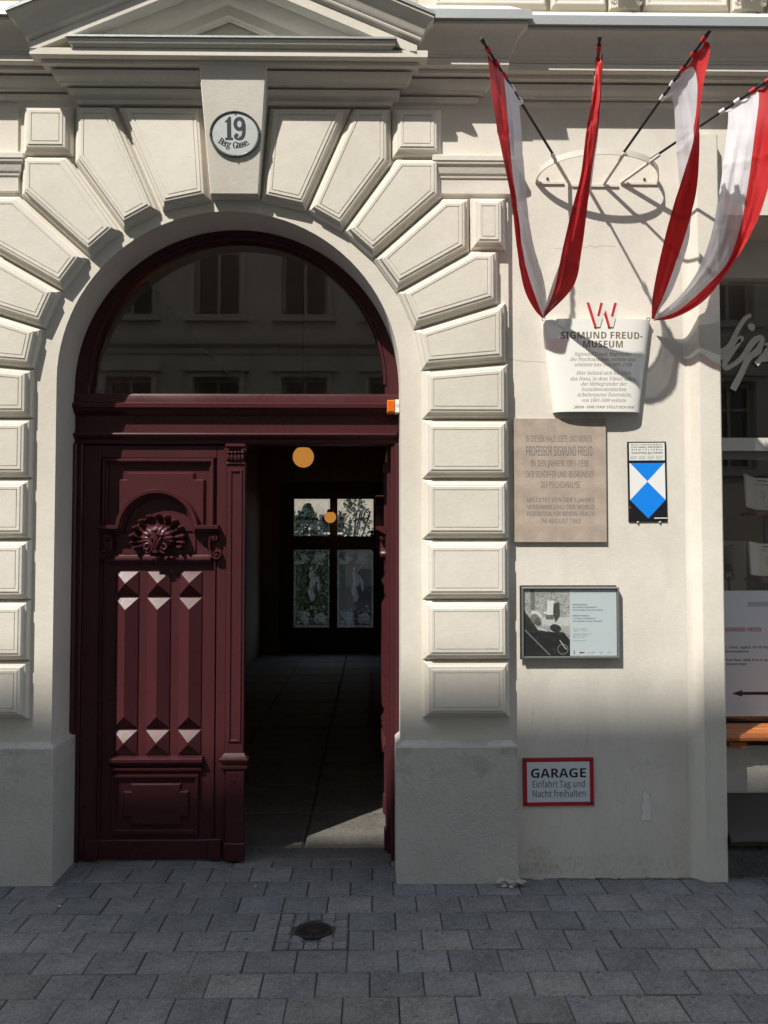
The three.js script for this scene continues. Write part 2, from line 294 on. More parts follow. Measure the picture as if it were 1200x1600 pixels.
{
  const wallMat = M(C3(.82, .78, .70), .93, { map: wallStain, bumpMap: plasterBump, bumpScale: .0013 });
  const g = bx(.60, 1.56, 0, 4.1, -.33, 0).toNonIndexed(), p = g.attributes.position, uv = g.attributes.uv; for (let i = 0; i < p.count; i++) uv.setXY(i, p.getX(i) - .6, p.getY(i) / 4.1);
  const bumpUV = plasterBump.clone(); bumpUV.repeat.set(1.6, 6.5); bumpUV.needsUpdate = true; wallMat.bumpMap = bumpUV;
  mesh('plaque_wall', g, wallMat, house, true);
  // cove and raised strip beside the shop window
  const rows = []; for (const y of [0, 3.6]) { const row = []; for (let k = 0; k <= 8; k++) { const t = k / 8; row.push([1.525 + .055 * t, y, .001 + .049 * (1 - Math.cos(t * Math.PI / 2))]); } row.push([1.585, y, .056], [1.592, y, .057], [1.684, y, .057], [1.69, y, .052], [1.69, y, -.33], [1.525, y, -.33]); rows.push(row.reverse()); }
  mesh('shop_jamb', crease(merge([grid(rows), ...capEnds(rows)]), .5), plaster, house);
  mesh('lintel_wall', [bx(1.56, 9, 3.225, 4.1, -.33, .0), bx(4.1, 9, 0, 3.225, -.33, 0)], plaster, house);
  mesh('side_wall', bx(-9, 2 * CX - .665, 0, 4.1, -.33, 0), plaster, house);
  mesh('upper_floors', [bx(-9, 9, 3.5, 16, -8.7, -.335), bx(-9, 9, 4.101, 16, -.334, .07)], plaster, house);
}

// rusticated blocks
const bossProf = [[0, -.004], [0, .009], [.004, .011], [.006, .017], [.0115, .0225], [.0185, .025], [.0245, .030], [.0265, .0365], [.027, .041], [.0365, .0425], [.0395, .045], [.0515, .045], [.0525, .0425], [.0555, .0425], [.0565, .045]].map(([a, b]) => [a, (b > 0 ? b * 1.32 : b) + ZP]);
const blockMats = [0, 1, 2].map(k => { const m = plaster.clone(); m.color = C3(.72 + (k - 1) * .012, .685 + (k - 1) * .012, .61 + (k - 1) * .013); return m; });
function block(poly, prof = bossProf) { const m = mesh('rusticated_block', bevelPoly(poly, prof), blockMats[(R() * 3) | 0], house); return m; }
function both(poly, c = CX) { block(poly); block(poly.map(([x, y]) => [2 * c - x, y]).reverse()); }
{
  const cy = 2.356, gap = .002, ri = .933;
  const wedge = (a0, a1) => { const p = a => [Math.cos(a * Math.PI / 180), Math.sin(a * Math.PI / 180)], u0 = p(a0), u1 = p(a1), P = (u, r) => [CX + u[0] * r, cy + u[1] * r]; let q = [P(u0, ri), P(u0, 3.2), P(u1, 3.2), P(u1, ri)];
    q = clip(q, u0[1], -u0[0], u0[1] * CX - u0[0] * cy - gap); q = clip(q, -u1[1], u1[0], -u1[1] * CX + u1[0] * cy - gap); return q; };
  const J = k => 5 + 12.3 * k, top = 3.722;
  { // the pair beside the keystone follows its flanks
    const flank = (x0, x1, sgn) => { const dx = x1 - x0, dy = .663, l = Math.hypot(dx, dy), a = -sgn * dy / l, b = sgn * dx / l; return q => clip(q, a, b, a * x0 + b * 3.272 - .007); };
    const q = clip(wedge(J(5), 89), 0, 1, top); block(flank(-.543, -.490, 1)(q)); block(flank(-.774, -.820, -1)(q.map(([x, y]) => [2 * -.667 - x, y]).reverse()));
  }
  both(clip(clip(wedge(J(4), J(5)), 0, 1, top), 1, 0, .094), -.672);
  both(clip(clip(wedge(J(3), J(4)), 0, 1, 3.474), 1, 0, .338), -.677);
  both(clip(clip(wedge(J(2), J(3)), 0, 1, 3.278), 1, 0, .472), -.682);
  both(clip(clip(wedge(J(1), J(2)), 0, 1, 3.022), 1, 0, .61), -.686);
  both(clip(wedge(J(0), J(1)), 1, 0, .648));
  both(clip(clip(clip(wedge(-12, J(0)), 0, -1, -2.203), 1, 0, .658), -1, 0, -.243));
  both([[.098, 3.478], [.338, 3.478], [.338, top], [.098, top]], -.675);
  both([[.478, 3.026], [.648, 3.026], [.648, 3.282], [.478, 3.282]]);
  for (const [a, b] of [[1.915, 2.199], [1.625, 1.911], [1.337, 1.621], [1.049, 1.333], [.775, 1.045]]) both([[.243, a], [.658, a], [.658, b], [.243, b]]);
  // raised strip right and left of the arch with its moulded capital
  for (const s of [1, -1]) {
    const X = x => s > 0 ? x : 2 * CX - x, path = [[.35, ZP - .01], [.35, ZP], [.655, ZP], [.655, ZP - .05]], pth = s > 0 ? path : path.map(([x, z]) => [X(x), z]).reverse();
    mesh('strip_panel', sweepPlan(pth, [[3.493, -.02], [3.493, .012], [3.722, .012], [3.722, -.02]]), plaster, house);
    mesh('strip_capital', sweepPlan(pth, [[3.288, -.02], [3.288, .010], [3.297, .012], [3.303, .022], [3.375, .022], [3.378, .028], [3.388, .030], [3.396, .036], [3.41, .040], [3.43, .045], [3.437, .052], [3.448, .054], [3.452, .058], [3.476, .058], [3.482, .050], [3.490, .012], [3.490, -.02]], true, .35), plaster, house);
  }
}
// keystone
mesh('keystone', (() => { const g = bevelPoly([[-.774, 3.272], [-.543, 3.272], [-.490, 3.935], [-.820, 3.935]], [[0, -.02], [0, .094], [.005, .1]]), p = g.attributes.position; for (let k = 0; k < p.count; k++) if (p.getZ(k) > .05) p.setZ(k, p.getZ(k) + .16 * (p.getY(k) - 3.272)); g.computeVertexNormals(); return g; })(), plaster, house);
// plinths
function plinth(x0, x1, xi) { // xi: which end returns into the doorway (-1 none)
  const g = []; const d = .06;
  g.push(bevelPoly([[x0, -d], [x1, -d], [x1, .33], [x0, .33]], [[0, 0], [0, .636], [.004, .642], [.030, .664], [.04, .667]]).rotateX(-Math.PI / 2));
  return g;
}
const plinthMat = M(C3(.62, .60, .55), .94, { map: dataTex(512, i => { const m = nMottle[i] - .5, g = nGrain[i] - .5, s = nPlaster[i] - .5; const d = Math.max(0, m - .12) * 190; const v = 240 + m * 30 + g * 22 + s * 10 - d; return [cl(v), cl(v - 1), cl(v - 3)]; }, true, 1.1), bumpMap: plasterBump, bumpScale: .005 });
mesh('plinth', plinth(CX + AR - .022, .692), plinthMat, house);
mesh('plinth', plinth(2 * CX - .692, CX - AR + .022), plinthMat, house);
mesh('broken_plaster', (() => { const r = rng(8), out = []; for (let k = 0; k < 16; k++) { const g = new THREE.IcosahedronGeometry(.008 + r() * .016, 0); g.scale(1.6, .7, .8); g.rotateY(r() * 3); g.translate(.60 + r() * .12, .006 + r() * .022, .088 + r() * .02); out.push(g); } for (let k = 0; k < 14; k++) { const g = new THREE.IcosahedronGeometry(.005 + r() * .009, 0); g.scale(2.2, .6, .8); g.translate(.75 + r() * .75, .003 + r() * .008, .006 + r() * .012); out.push(g); } return out; })(), M(C3(.42, .39, .34), .95), house).userData.kind = 'stuff';

// main cornice: three planes, stepping forward over the portal
const cpath = [[-9, .006], [2 * CX - .52, .006], [2 * CX - .52, .048], [-1.46, .048], [-1.46, .106], [.13, .106], [.13, .048], [.52, .048], [.52, .006], [9, .006]];
mesh('bed_moulding', sweepPlan(cpath, [[3.724, -.10], [3.724, -.036], [3.732, -.031], [3.742, -.030], [3.747, -.018], [3.757, -.006], [3.770, .001], [3.781, .003], [3.782, -.016], [3.791, -.016], [3.792, .027], [3.800, .028], [3.805, .038], [3.815, .050], [3.828, .058], [3.839, .061], [3.840, .040], [3.850, .040], [3.851, .091], [3.859, .091], [3.868, .091], [3.868, -.1]], true, .3), plaster, house);
mesh('corona', sweepPlan(cpath, [[3.869, -.1], [3.869, .128], [3.872, .13], [3.901, .13], [3.904, .128], [3.904, -.1]]), plaster, house);
const gut = [[3.905, -.1], [3.905, .131], [3.914, .132], [3.918, .138], [3.926, .141], [3.931, .140], [3.936, .144], [3.944, .150], [3.965, .158], [3.985, .168], [4.003, .182], [4.014, .198], [4.020, .208], [4.034, .210], [4.034, -.1]];
const zfl = [[4.036, -.1], [4.036, .228], [4.082, .222], [4.088, .216], [4.088, -.1]], slope = [[4.089, -.1], [4.089, .205], [4.156, .132], [4.16, .07], [4.16, -.1]];
for (const pth of [[[.13, .048], [.52, .048], [.52, .006], [9, .006]], [[-9, .006], [2 * CX - .52, .006], [2 * CX - .52, .048], [-1.51, .048]]]) {
  mesh('gutter_cyma', sweepPlan(pth, gut, true, .35), plaster, house);
  mesh('zinc_flashing', sweepPlan(pth, zfl), zinc, house);
  mesh('sill_course', sweepPlan(pth, slope), plaster, house);
}
// ledge at the foot of the pediment
mesh('pediment_ledge', sweepPlan([[-1.255, 0], [-1.255, .106], [-.045, .106], [-.045, 0]], [[3.905, -.1], [3.905, .134], [3.912, .137], [3.918, .148], [3.93, .153], [3.935, .152], [3.939, .152], [3.939, -.1]], true, .35), plaster, house);
mesh('ledge_flashing', sweepPlan([[-1.255, 0], [-1.255, .106], [-.045, .106], [-.045, 0]], [[3.940, -.1], [3.940, .161], [3.949, .161], [3.962, .10], [3.99, -.06], [3.99, -.1]]), zinc, house);
// pediment: raking mouldings are level ones sheared along the slope
{
  const K = .42, y0 = 3.936, xe = -1.46, xr = 2 * CX - xe;
  const sh = g => { g = g.index ? g.toNonIndexed() : g; const p = g.attributes.position; for (let i = 0; i < p.count; i++) { const x = p.getX(i); p.setY(i, p.getY(i) + K * (xr - CX - Math.abs(x - CX))); } p.needsUpdate = true; g.computeVertexNormals(); return crease(g, .4); };
  const pth = [[xe, 0], [xe, .106], [CX, .106], [xr, .106], [xr, 0]];
  const part = (name, prof, mat) => mesh(name, sh(sweepPlan(pth, prof.map(([a, b]) => [a + y0, b]), true)), mat, house);
  part('raking_corona', [[0, -.1], [0, .128], [.002, .13], [.05, .13], [.052, .128], [.052, -.1]], plaster);
  part('raking_cyma', [[.053, -.1], [.053, .134], [.062, .137], [.066, .146], [.074, .149], [.079, .148], [.085, .153], [.1, .160], [.125, .170], [.145, .186], [.158, .2], [.164, .204], [.176, .205], [.176, -.1]], plaster);
  part('raking_flashing', [[.177, -.1], [.177, .211], [.192, .211], [.205, .1], [.205, -.1]], zinc);
  part('tympanum_moulding', [[-.135, -.02], [-.135, -.004], [-.125, .0], [-.118, .008], [-.07, .012], [-.064, .024], [-.05, .038], [-.026, .050], [-.012, .056], [-.0015, .058], [-.0015, -.1]], plaster);
  mesh('tympanum', bx(-1.6, .22, 3.94, 4.6, -.05, .072), M(C3(.6, .55, .47), .95, { map: plasterMap, bumpMap: plasterBump, bumpScale: .006 }), house);
}
// parapet zone above the cornice
{
  for (const [a, b] of [[.30, .845], [.868, 1.135], [1.318, 1.73], [1.93, 2.5]]) for (const s of [1, -1]) { const x0 = s > 0 ? a : 2 * CX - b, x1 = s > 0 ? b : 2 * CX - a; mesh('parapet_panel', bevelPoly([[x0, 4.195], [x1, 4.195], [x1, 4.7], [x0, 4.7]], [[0, .06], [0, .105], [.012, .12], [.02, .12], [.03, .11], [.05, .11], [.056, .118]]), plaster, house); }
  for (const x of [1.226, 1.828]) for (const s of [1, -1]) {
    const xc = s > 0 ? x : 2 * CX - x, parts = [];
    for (let k = -2; k <= 2; k++) { // curled acanthus lobes
      const rows = []; for (let i = 0; i <= 10; i++) { const t = i / 10, row = []; for (let j = 0; j <= 6; j++) { const w = (j / 6 - .5) * .042 * Math.sin(Math.PI * (.12 + .82 * (1 - t))) , y = 4.46 - .27 * t + Math.abs(k) * .018, z = .10 + .05 * Math.sin(t * 2.6) + .03 * t * t - Math.abs(k) * .008 + .35 * Math.abs(w) * .6; row.push([xc + k * .027 * (.5 + .6 * t) + w, y + (t > .85 ? (t - .85) * .12 : 0), z + (t > .85 ? (t - .85) * .16 : 0)]); } rows.push(row); }
      parts.push(crease(grid(rows), 1));
      parts.push(tube([[xc + k * .014, 4.46, .12], [xc + k * .021, 4.32, .155], [xc + k * .028, 4.21 + Math.abs(k) * .016, .148]], .006, 10, 6));
    }
    for (const q of [-1, 1]) parts.push(new THREE.TorusGeometry(.014, .007, 8, 16).rotateY(.5).translate(xc + q * .062, 4.215, .135));
    parts.push(bevelPoly([[xc - .075, 4.19], [xc + .075, 4.19], [xc + .075, 4.6], [xc - .075, 4.6]], [[0, .06], [0, .10], [.008, .108]]));
    mesh('acanthus_bracket', parts, plaster, house);
  }
}

// ---------------------------------------------------------------- door frame, transom, fanlight
const ZD = -.262;                                        // face of the door leaf
{
  const frame = group('door_frame', house);
  const ro = AR + .006, ri = .755, cy = 2.418;
  const ring = [...arc(CX, ASY, ro, 180, 0, 40)], inner = arc(CX + .003, cy, ri, 0, 180, 40);
  mesh('arched_head', crease(extr([[CX - ro, 2.34], ...ring, [CX + ro, 2.34], [CX + ri, 2.34], ...inner, [CX - ri, 2.34]], -.32, -.222, .005), .4), doorPaint, frame);
  mesh('arch_bead', sweepXY(arc(CX + .003, cy, ri - .001, 180, 0, 48), [[.012, -.224], [.006, -.214], [-.004, -.214], [-.008, -.222], [-.009, -.26], [.012, -.26]].reverse(), true, .5), doorPaint, frame);
  mesh('transom', sweepPlan([[CX - AR - .005, 0], [CX + AR + .004, 0]], [[2.112, -.32], [2.112, -.238], [2.116, -.233], [2.132, -.232], [2.136, -.226], [2.142, -.214], [2.150, -.204], [2.158, -.200], [2.164, -.202], [2.170, -.236], [2.258, -.238], [2.262, -.228], [2.268, -.222], [2.276, -.206], [2.284, -.198], [2.290, -.196], [2.293, -.186], [2.312, -.185], [2.316, -.190], [2.322, -.208], [2.355, -.212], [2.366, -.216], [2.372, -.24], [2.372, -.32]], true, .35), doorPaint, frame);
  const jamb = (x0, x1) => [chBox(x0, x1, 0, 2.113, -.33, -.235, .006)];
  mesh('jamb', [...jamb(CX - AR - .004, -1.478), chBox(CX - AR - .004, -1.5, 0, 2.113, -.24, -.205, .008)], doorPaint, frame);
  mesh('jamb', [...jamb(.098, CX + AR + .004), chBox(.116, CX + AR + .004, 0, 2.113, -.24, -.205, .008)], doorPaint, frame);
  mesh('threshold', chTop(-1.52, .14, -.05, .008, -.42, -.25), M(C3(.20, .19, .18), .8, { map: stoneTex, bumpMap: stoneBump, bumpScale: .002 }), frame);
  const fan = group('fanlight', house);
  const sh = extr([[CX - .756, 2.365], ...arc(CX + .003, cy, .76, 176, 4, 40), [CX + .762, 2.365]], 0, .004); sh.translate(0, 0, -.268);
  mesh('pane', sh, glassPane, fan);
}

// ---------------------------------------------------------------- one door leaf, hinge at x = 0, running to x = +W; its face looks to +z
function spiralPath(cx, cy, r0, r1, a0, turns, n = 30) { const o = []; for (let i = 0; i <= n; i++) { const t = i / n, a = a0 + turns * 2 * Math.PI * t, r = r0 + (r1 - r0) * t; o.push([cx + r * Math.cos(a), cy + r * Math.sin(a)]); } return o; }
function ribbon(path, w, z0, z1) { return sweepXY(path, [[-w / 2, z0], [-w / 2, z1 - .004], [-w / 2 + .003, z1], [w / 2 - .003, z1], [w / 2, z1 - .004], [w / 2, z0]], true, .7); }
function strip(path, w, z0, z1) { return sweepXY(path, [[-w / 2, z0], [-w / 2, z0 + (z1 - z0) * .4], [-w * .2, z0 + (z1 - z0) * .55], [-w * .1, z1], [w * .3, z1], [w / 2, z0 + (z1 - z0) * .5], [w / 2, z0]], true, .4); }
function doorLeaf(parent, withPilaster) {
  const leaf = group('door_leaf', parent), H0 = 1.49; // world x = local - 1.49 for the closed leaf
  const X = x => x + H0, add = (n, g) => mesh(n, g, doorPaint, leaf), z = ZD;
  add('board', bx(.006, X(-.70), .012, 2.106, z - .05, z));
  add('stile', chBox(.006, X(-1.392), .012, 2.106, z, z + .016)); add('stile', chBox(X(-.800), X(-.748), .012, 2.106, z, z + .016));
  add('stile_bead', strip([[X(-.806), .11], [X(-.806), 1.70]], .012, z, z + .022)); add('stile_bead', strip([[X(-1.386), 1.70], [X(-1.386), .11]], .012, z, z + .022));
  add('rail', chBox(X(-1.392), X(-.8), 2.04, 2.106, z, z + .0155)); add('rail', chBox(X(-1.392), X(-.8), .012, .108, z, z + .0155));
  add('plinth_block', chBox(X(-1.45), X(-1.385), .012, .115, z + .01, z + .03)); add('plinth_block', chBox(X(-.83), X(-.765), .012, .115, z + .01, z + .03));
  // upper panel
  add('panel_moulding', strip([[X(-1.372), 1.69], [X(-1.372), 2.026], [X(-.826), 2.026], [X(-.826), 1.69]], .028, z, z + .03));
  add('notched_panel', extr([[X(-1.306), 1.66], [X(-.864), 1.66], [X(-.864), 1.932], [X(-.917), 1.932], [X(-.917), 1.967], [X(-1.26), 1.967], [X(-1.26), 1.932], [X(-1.306), 1.932]], z, z + .016, .007));
  const hood = [[X(-1.392), 1.683], [X(-1.295), 1.683], ...arc(X(-1.095), 1.668, .197, 172, 8, 28), [X(-.895), 1.683], [X(-.785), 1.683]];
  add('hood_moulding', sweepXY(hood, [[-.030, z], [-.030, z + .03], [-.022, z + .036], [-.018, z + .05], [-.010, z + .058], [-.006, z + .072], [.010, z + .074], [.012, z + .070], [.014, z]], true, .4));
  add('niche_back', extr([...arc(X(-1.095), 1.668, .185, 0, 180, 24), [X(-1.28), 1.55], [X(-.91), 1.55]], z, z + .008));
  // scroll brackets
  for (const s of [1, -1]) {
    const cx = X(s > 0 ? -.806 : -1.352), f = p => s > 0 ? p : p.map(([a, b]) => [2 * cx - a, b]).reverse();
    const S = [...spiralPath(cx - .004, 1.634, .004, .017, 0, 1.25, 18).reverse().slice(0, 0), ...spiralPath(cx - .006, 1.633, .005, .018, -1.5, 1.6, 22)];
    const top = spiralPath(cx - .002, 1.632, .005, .020, .6, 1.4, 22), last = top[top.length - 1];
    const bot = spiralPath(cx + .012, 1.548, .026, .006, Math.PI, 1.5, 26);
    const mid = [[cx - .024, 1.612], [cx - .026, 1.592], [cx - .022, 1.57]];
    add('scroll_bracket', [ribbon(f([...top, ...mid, ...bot]), .010, z, z + .05), bx(cx - .024, cx + .03, 1.53, 1.655, z, z + .022), new THREE.CylinderGeometry(.006, .006, .052, 12).rotateX(Math.PI / 2).translate(cx + s * .012, 1.548, z + .028), new THREE.CylinderGeometry(.005, .005, .052, 12).rotateX(Math.PI / 2).translate(cx - s * .002, 1.632, z + .028)]);
  }
  add('ledge_moulding', sweepPlan([[X(-1.352), z], [X(-.828), z]], [[1.492, -.01], [1.492, .010], [1.498, .014], [1.506, .022], [1.516, .026], [1.518, .034], [1.528, .035], [1.530, .030], [1.538, .028], [1.54, .018], [1.545, .016], [1.546, -.01]], true, .35));
  // shell
  {
    const cx = X(-1.095), cy = 1.622, rows = [], N = 13, rx = .148, ry = .138;
    for (let i = 0; i <= 132; i++) {
      const th = (-42 + 264 * i / 132) * Math.PI / 180, ph = i / 132 * N * 2 * Math.PI, lob = .5 - .5 * Math.cos(ph), row = [];
      for (let j = 0; j <= 22; j++) {
        const r = .12 + .88 * j / 22, sc = 1 - .075 * (1 - lob) * Math.pow(r, 4);
        const rim = Math.exp(-Math.pow((r - .9) / .09, 2)) * .026 * (.25 + .75 * lob), dome = r < .58 ? .040 * Math.sqrt(Math.max(0, 1 - Math.pow(r / .58, 2))) : 0, rib = (lob - .5) * .022 * Math.min(1, r * 1.3) * (r < .5 ? .4 : 1);
        const edge = r > .97 ? -.03 * (r - .97) / .03 : 0;
        row.push([cx + Math.cos(th) * rx * r * sc, cy + Math.sin(th) * ry * r * sc * (Math.sin(th) < 0 ? .62 : 1), z + (r < .58 ? .03 : .016) + rim * 1.5 + dome + rib + edge + .014 * r]);
      }
      rows.push(row);
    }
    const shell = add('shell_ornament', [crease(grid(rows.reverse()), 1.0), new THREE.SphereGeometry(.024, 16, 12).scale(1, 1, .9).translate(cx, cy, z + .055)]);
    for (const s of [-1, 1]) { const sp = spiralPath(s * .040, 1.583, .004, .027, s > 0 ? 2.2 : Math.PI - 2.2, s * 1.45, 30).map(([a, b]) => [cx + a, b]); mesh('volute', new THREE.TubeGeometry(new THREE.CatmullRomCurve3(sp.map(([a, b], i) => new THREE.Vector3(a, b, z + .088 - .010 * i / 30))), 60, .0075, 8), doorPaint, leaf); }
    mesh('flower_stems', [[-.036, .020], [0, .042], [.036, .020]].flatMap(([dx, dy]) => [tube([[cx, 1.566, z + .084], [cx + dx * .35, 1.60, z + .096], [cx + dx, 1.622 + dy, z + .094]], .0055, 10, 8), new THREE.SphereGeometry(.0125, 14, 10).scale(1.25, .85, .9).translate(cx + dx, 1.626 + dy, z + .094)]).concat([bx(cx - .012, cx + .012, 1.557, 1.569, z + .06, z + .094), new THREE.SphereGeometry(.013, 12, 10).scale(.7, 1.5, .8).translate(cx, 1.53, z + .06)]), doorPaint, leaf);
  }
  // studs and long prisms
  const cols = [[-1.316, -1.198], [-1.152, -1.036], [-.990, -.876]];
  const hip = (x0, x1, y0, y1, h) => { const w = (x1 - x0) / 2, xm = (x0 + x1) / 2, a = [x0, y0, z + .006], b = [x1, y0, z + .006], c = [x1, y1, z + .006], d = [x0, y1, z + .006], e = [xm, Math.min(y0 + w, (y0 + y1) / 2), z + h], f = [xm, Math.max(y1 - w, (y0 + y1) / 2), z + h]; const t = [[a, b, e], [b, c, f], [b, f, e], [c, d, f], [d, a, e], [d, e, f]]; const g = new THREE.BufferGeometry(); g.setAttribute('position', new THREE.Float32BufferAttribute(t.flat(2), 3)); g.computeVertexNormals(); return merge([g, bx(x0, x1, y0, y1, z - .01, z + .006)]); };
  for (const [a, b] of cols) { add('diamond_stud', hip(X(a), X(b), 1.339, 1.459, .042)); add('diamond_stud', hip(X(a), X(b), .533, .655, .042)); add('long_prism', hip(X(a), X(b), .669, 1.325, .040)); }
  add('lower_moulding', sweepPlan([[X(-1.335), z], [X(-.862), z]], [[.478, -.01], [.478, .016], [.486, .022], [.492, .034], [.500, .040], [.514, .041], [.520, .034], [.526, .014], [.526, -.01]], true, .35));
  add('lower_moulding', sweepPlan([[X(-1.33), z], [X(-.868), z]], [[.448, -.01], [.448, .012], [.456, .024], [.466, .025], [.47, .012], [.47, -.01]], true, .35));
  add('lower_panel_frame', strip([[X(-1.31), .148], [X(-1.31), .424], [X(-.892), .424], [X(-.892), .148], [X(-1.318), .148]], .022, z, z + .022));
  add('lower_raised_panel', extr([[X(-1.225), .178], [X(-.972), .178], [X(-.972), .218], [X(-.932), .218], [X(-.932), .350], [X(-.972), .350], [X(-.972), .388], [X(-1.225), .388], [X(-1.225), .350], [X(-1.264), .350], [X(-1.264), .218], [X(-1.225), .218]], z, z + .014, .007));
  if (withPilaster) {
    const zp = z + .03;
    add('meeting_stile', [chBox(X(-.748), X(-.654), .012, 2.014, z - .02, zp, .004), chBox(X(-.742), X(-.648), .012, .455, zp, zp + .014, .004), chBox(X(-.746), X(-.642), .012, .10, zp + .01, zp + .022, .004)]);
    add('pilaster_edge', [chBox(X(-.734), X(-.722), .60, 1.98, zp, zp + .008, .003), chBox(X(-.680), X(-.668), .60, 1.98, zp, zp + .008, .003), chBox(X(-.722), X(-.68), 1.968, 1.98, zp, zp + .0078, .003), chBox(X(-.722), X(-.68), .60, .612, zp, zp + .0078, .003)]);
    add('pilaster_base', sweepPlan([[X(-.746), z], [X(-.746), zp], [X(-.656), zp], [X(-.656), z]], [[.456, -.01], [.456, .012], [.466, .014], [.470, .022], [.480, .023], [.484, .014], [.498, .013], [.504, .026], [.516, .03], [.522, .022], [.534, .012], [.545, .004], [.545, -.01]], true, .35));
    add('diamond_point', bevelPoly([[X(-.702), .395], [X(-.688), .418], [X(-.716), .418]], [[0, zp + .01], [.006, zp + .022]]));
    add('pilaster_neck', sweepPlan([[X(-.742), z], [X(-.742), zp], [X(-.66), zp], [X(-.66), z]], [[2.006, -.01], [2.006, .006], [2.012, .010], [2.018, .006], [2.018, -.01]], true, .35));
    const leafs = []; for (let k = -2; k <= 2; k++) { const xc = X(-.701) + k * .018; leafs.push(new THREE.SphereGeometry(.013, 12, 10).scale(.8, 1.9 - Math.abs(k) * .15, .9).translate(xc, 2.045, zp + .012), new THREE.SphereGeometry(.009, 10, 8).scale(1, .8, 1).translate(xc, 2.066, zp + .022)); }
    for (const s of [-1, 1]) leafs.push(new THREE.TorusGeometry(.010, .005, 8, 16).translate(X(-.701) + s * .042, 2.080, zp + .018), new THREE.SphereGeometry(.006, 8, 6).translate(X(-.701) + s * .042, 2.08, zp + .022)); leafs.push(bx(X(-.738), X(-.664), 2.018, 2.094, z, zp + .004));
    add('pilaster_capital', leafs);
    add('abacus', [chBox(X(-.752), X(-.650), 2.093, 2.110, z, zp + .03, .004)]);
  }
  return leaf;
}
const leafL = doorLeaf(house, true); leafL.position.x = -1.484; leafL.userData.label = 'closed maroon door leaf with carved shell and diamond studs';
const leafR = doorLeaf(house, false); leafR.position.set(.108 - ZD * 0, 0, 0); leafR.scale.x = -1; leafR.rotation.y = -Math.PI / 2;
// the open leaf turns about its hinge line at z = -0.29
leafR.position.set(.098 + (-.0), 0, -.31); leafR.position.x = .100 - Math.abs(ZD); leafR.userData.label = 'maroon door leaf folded open against the passage wall';
leafR.position.x = .095 + ZD;

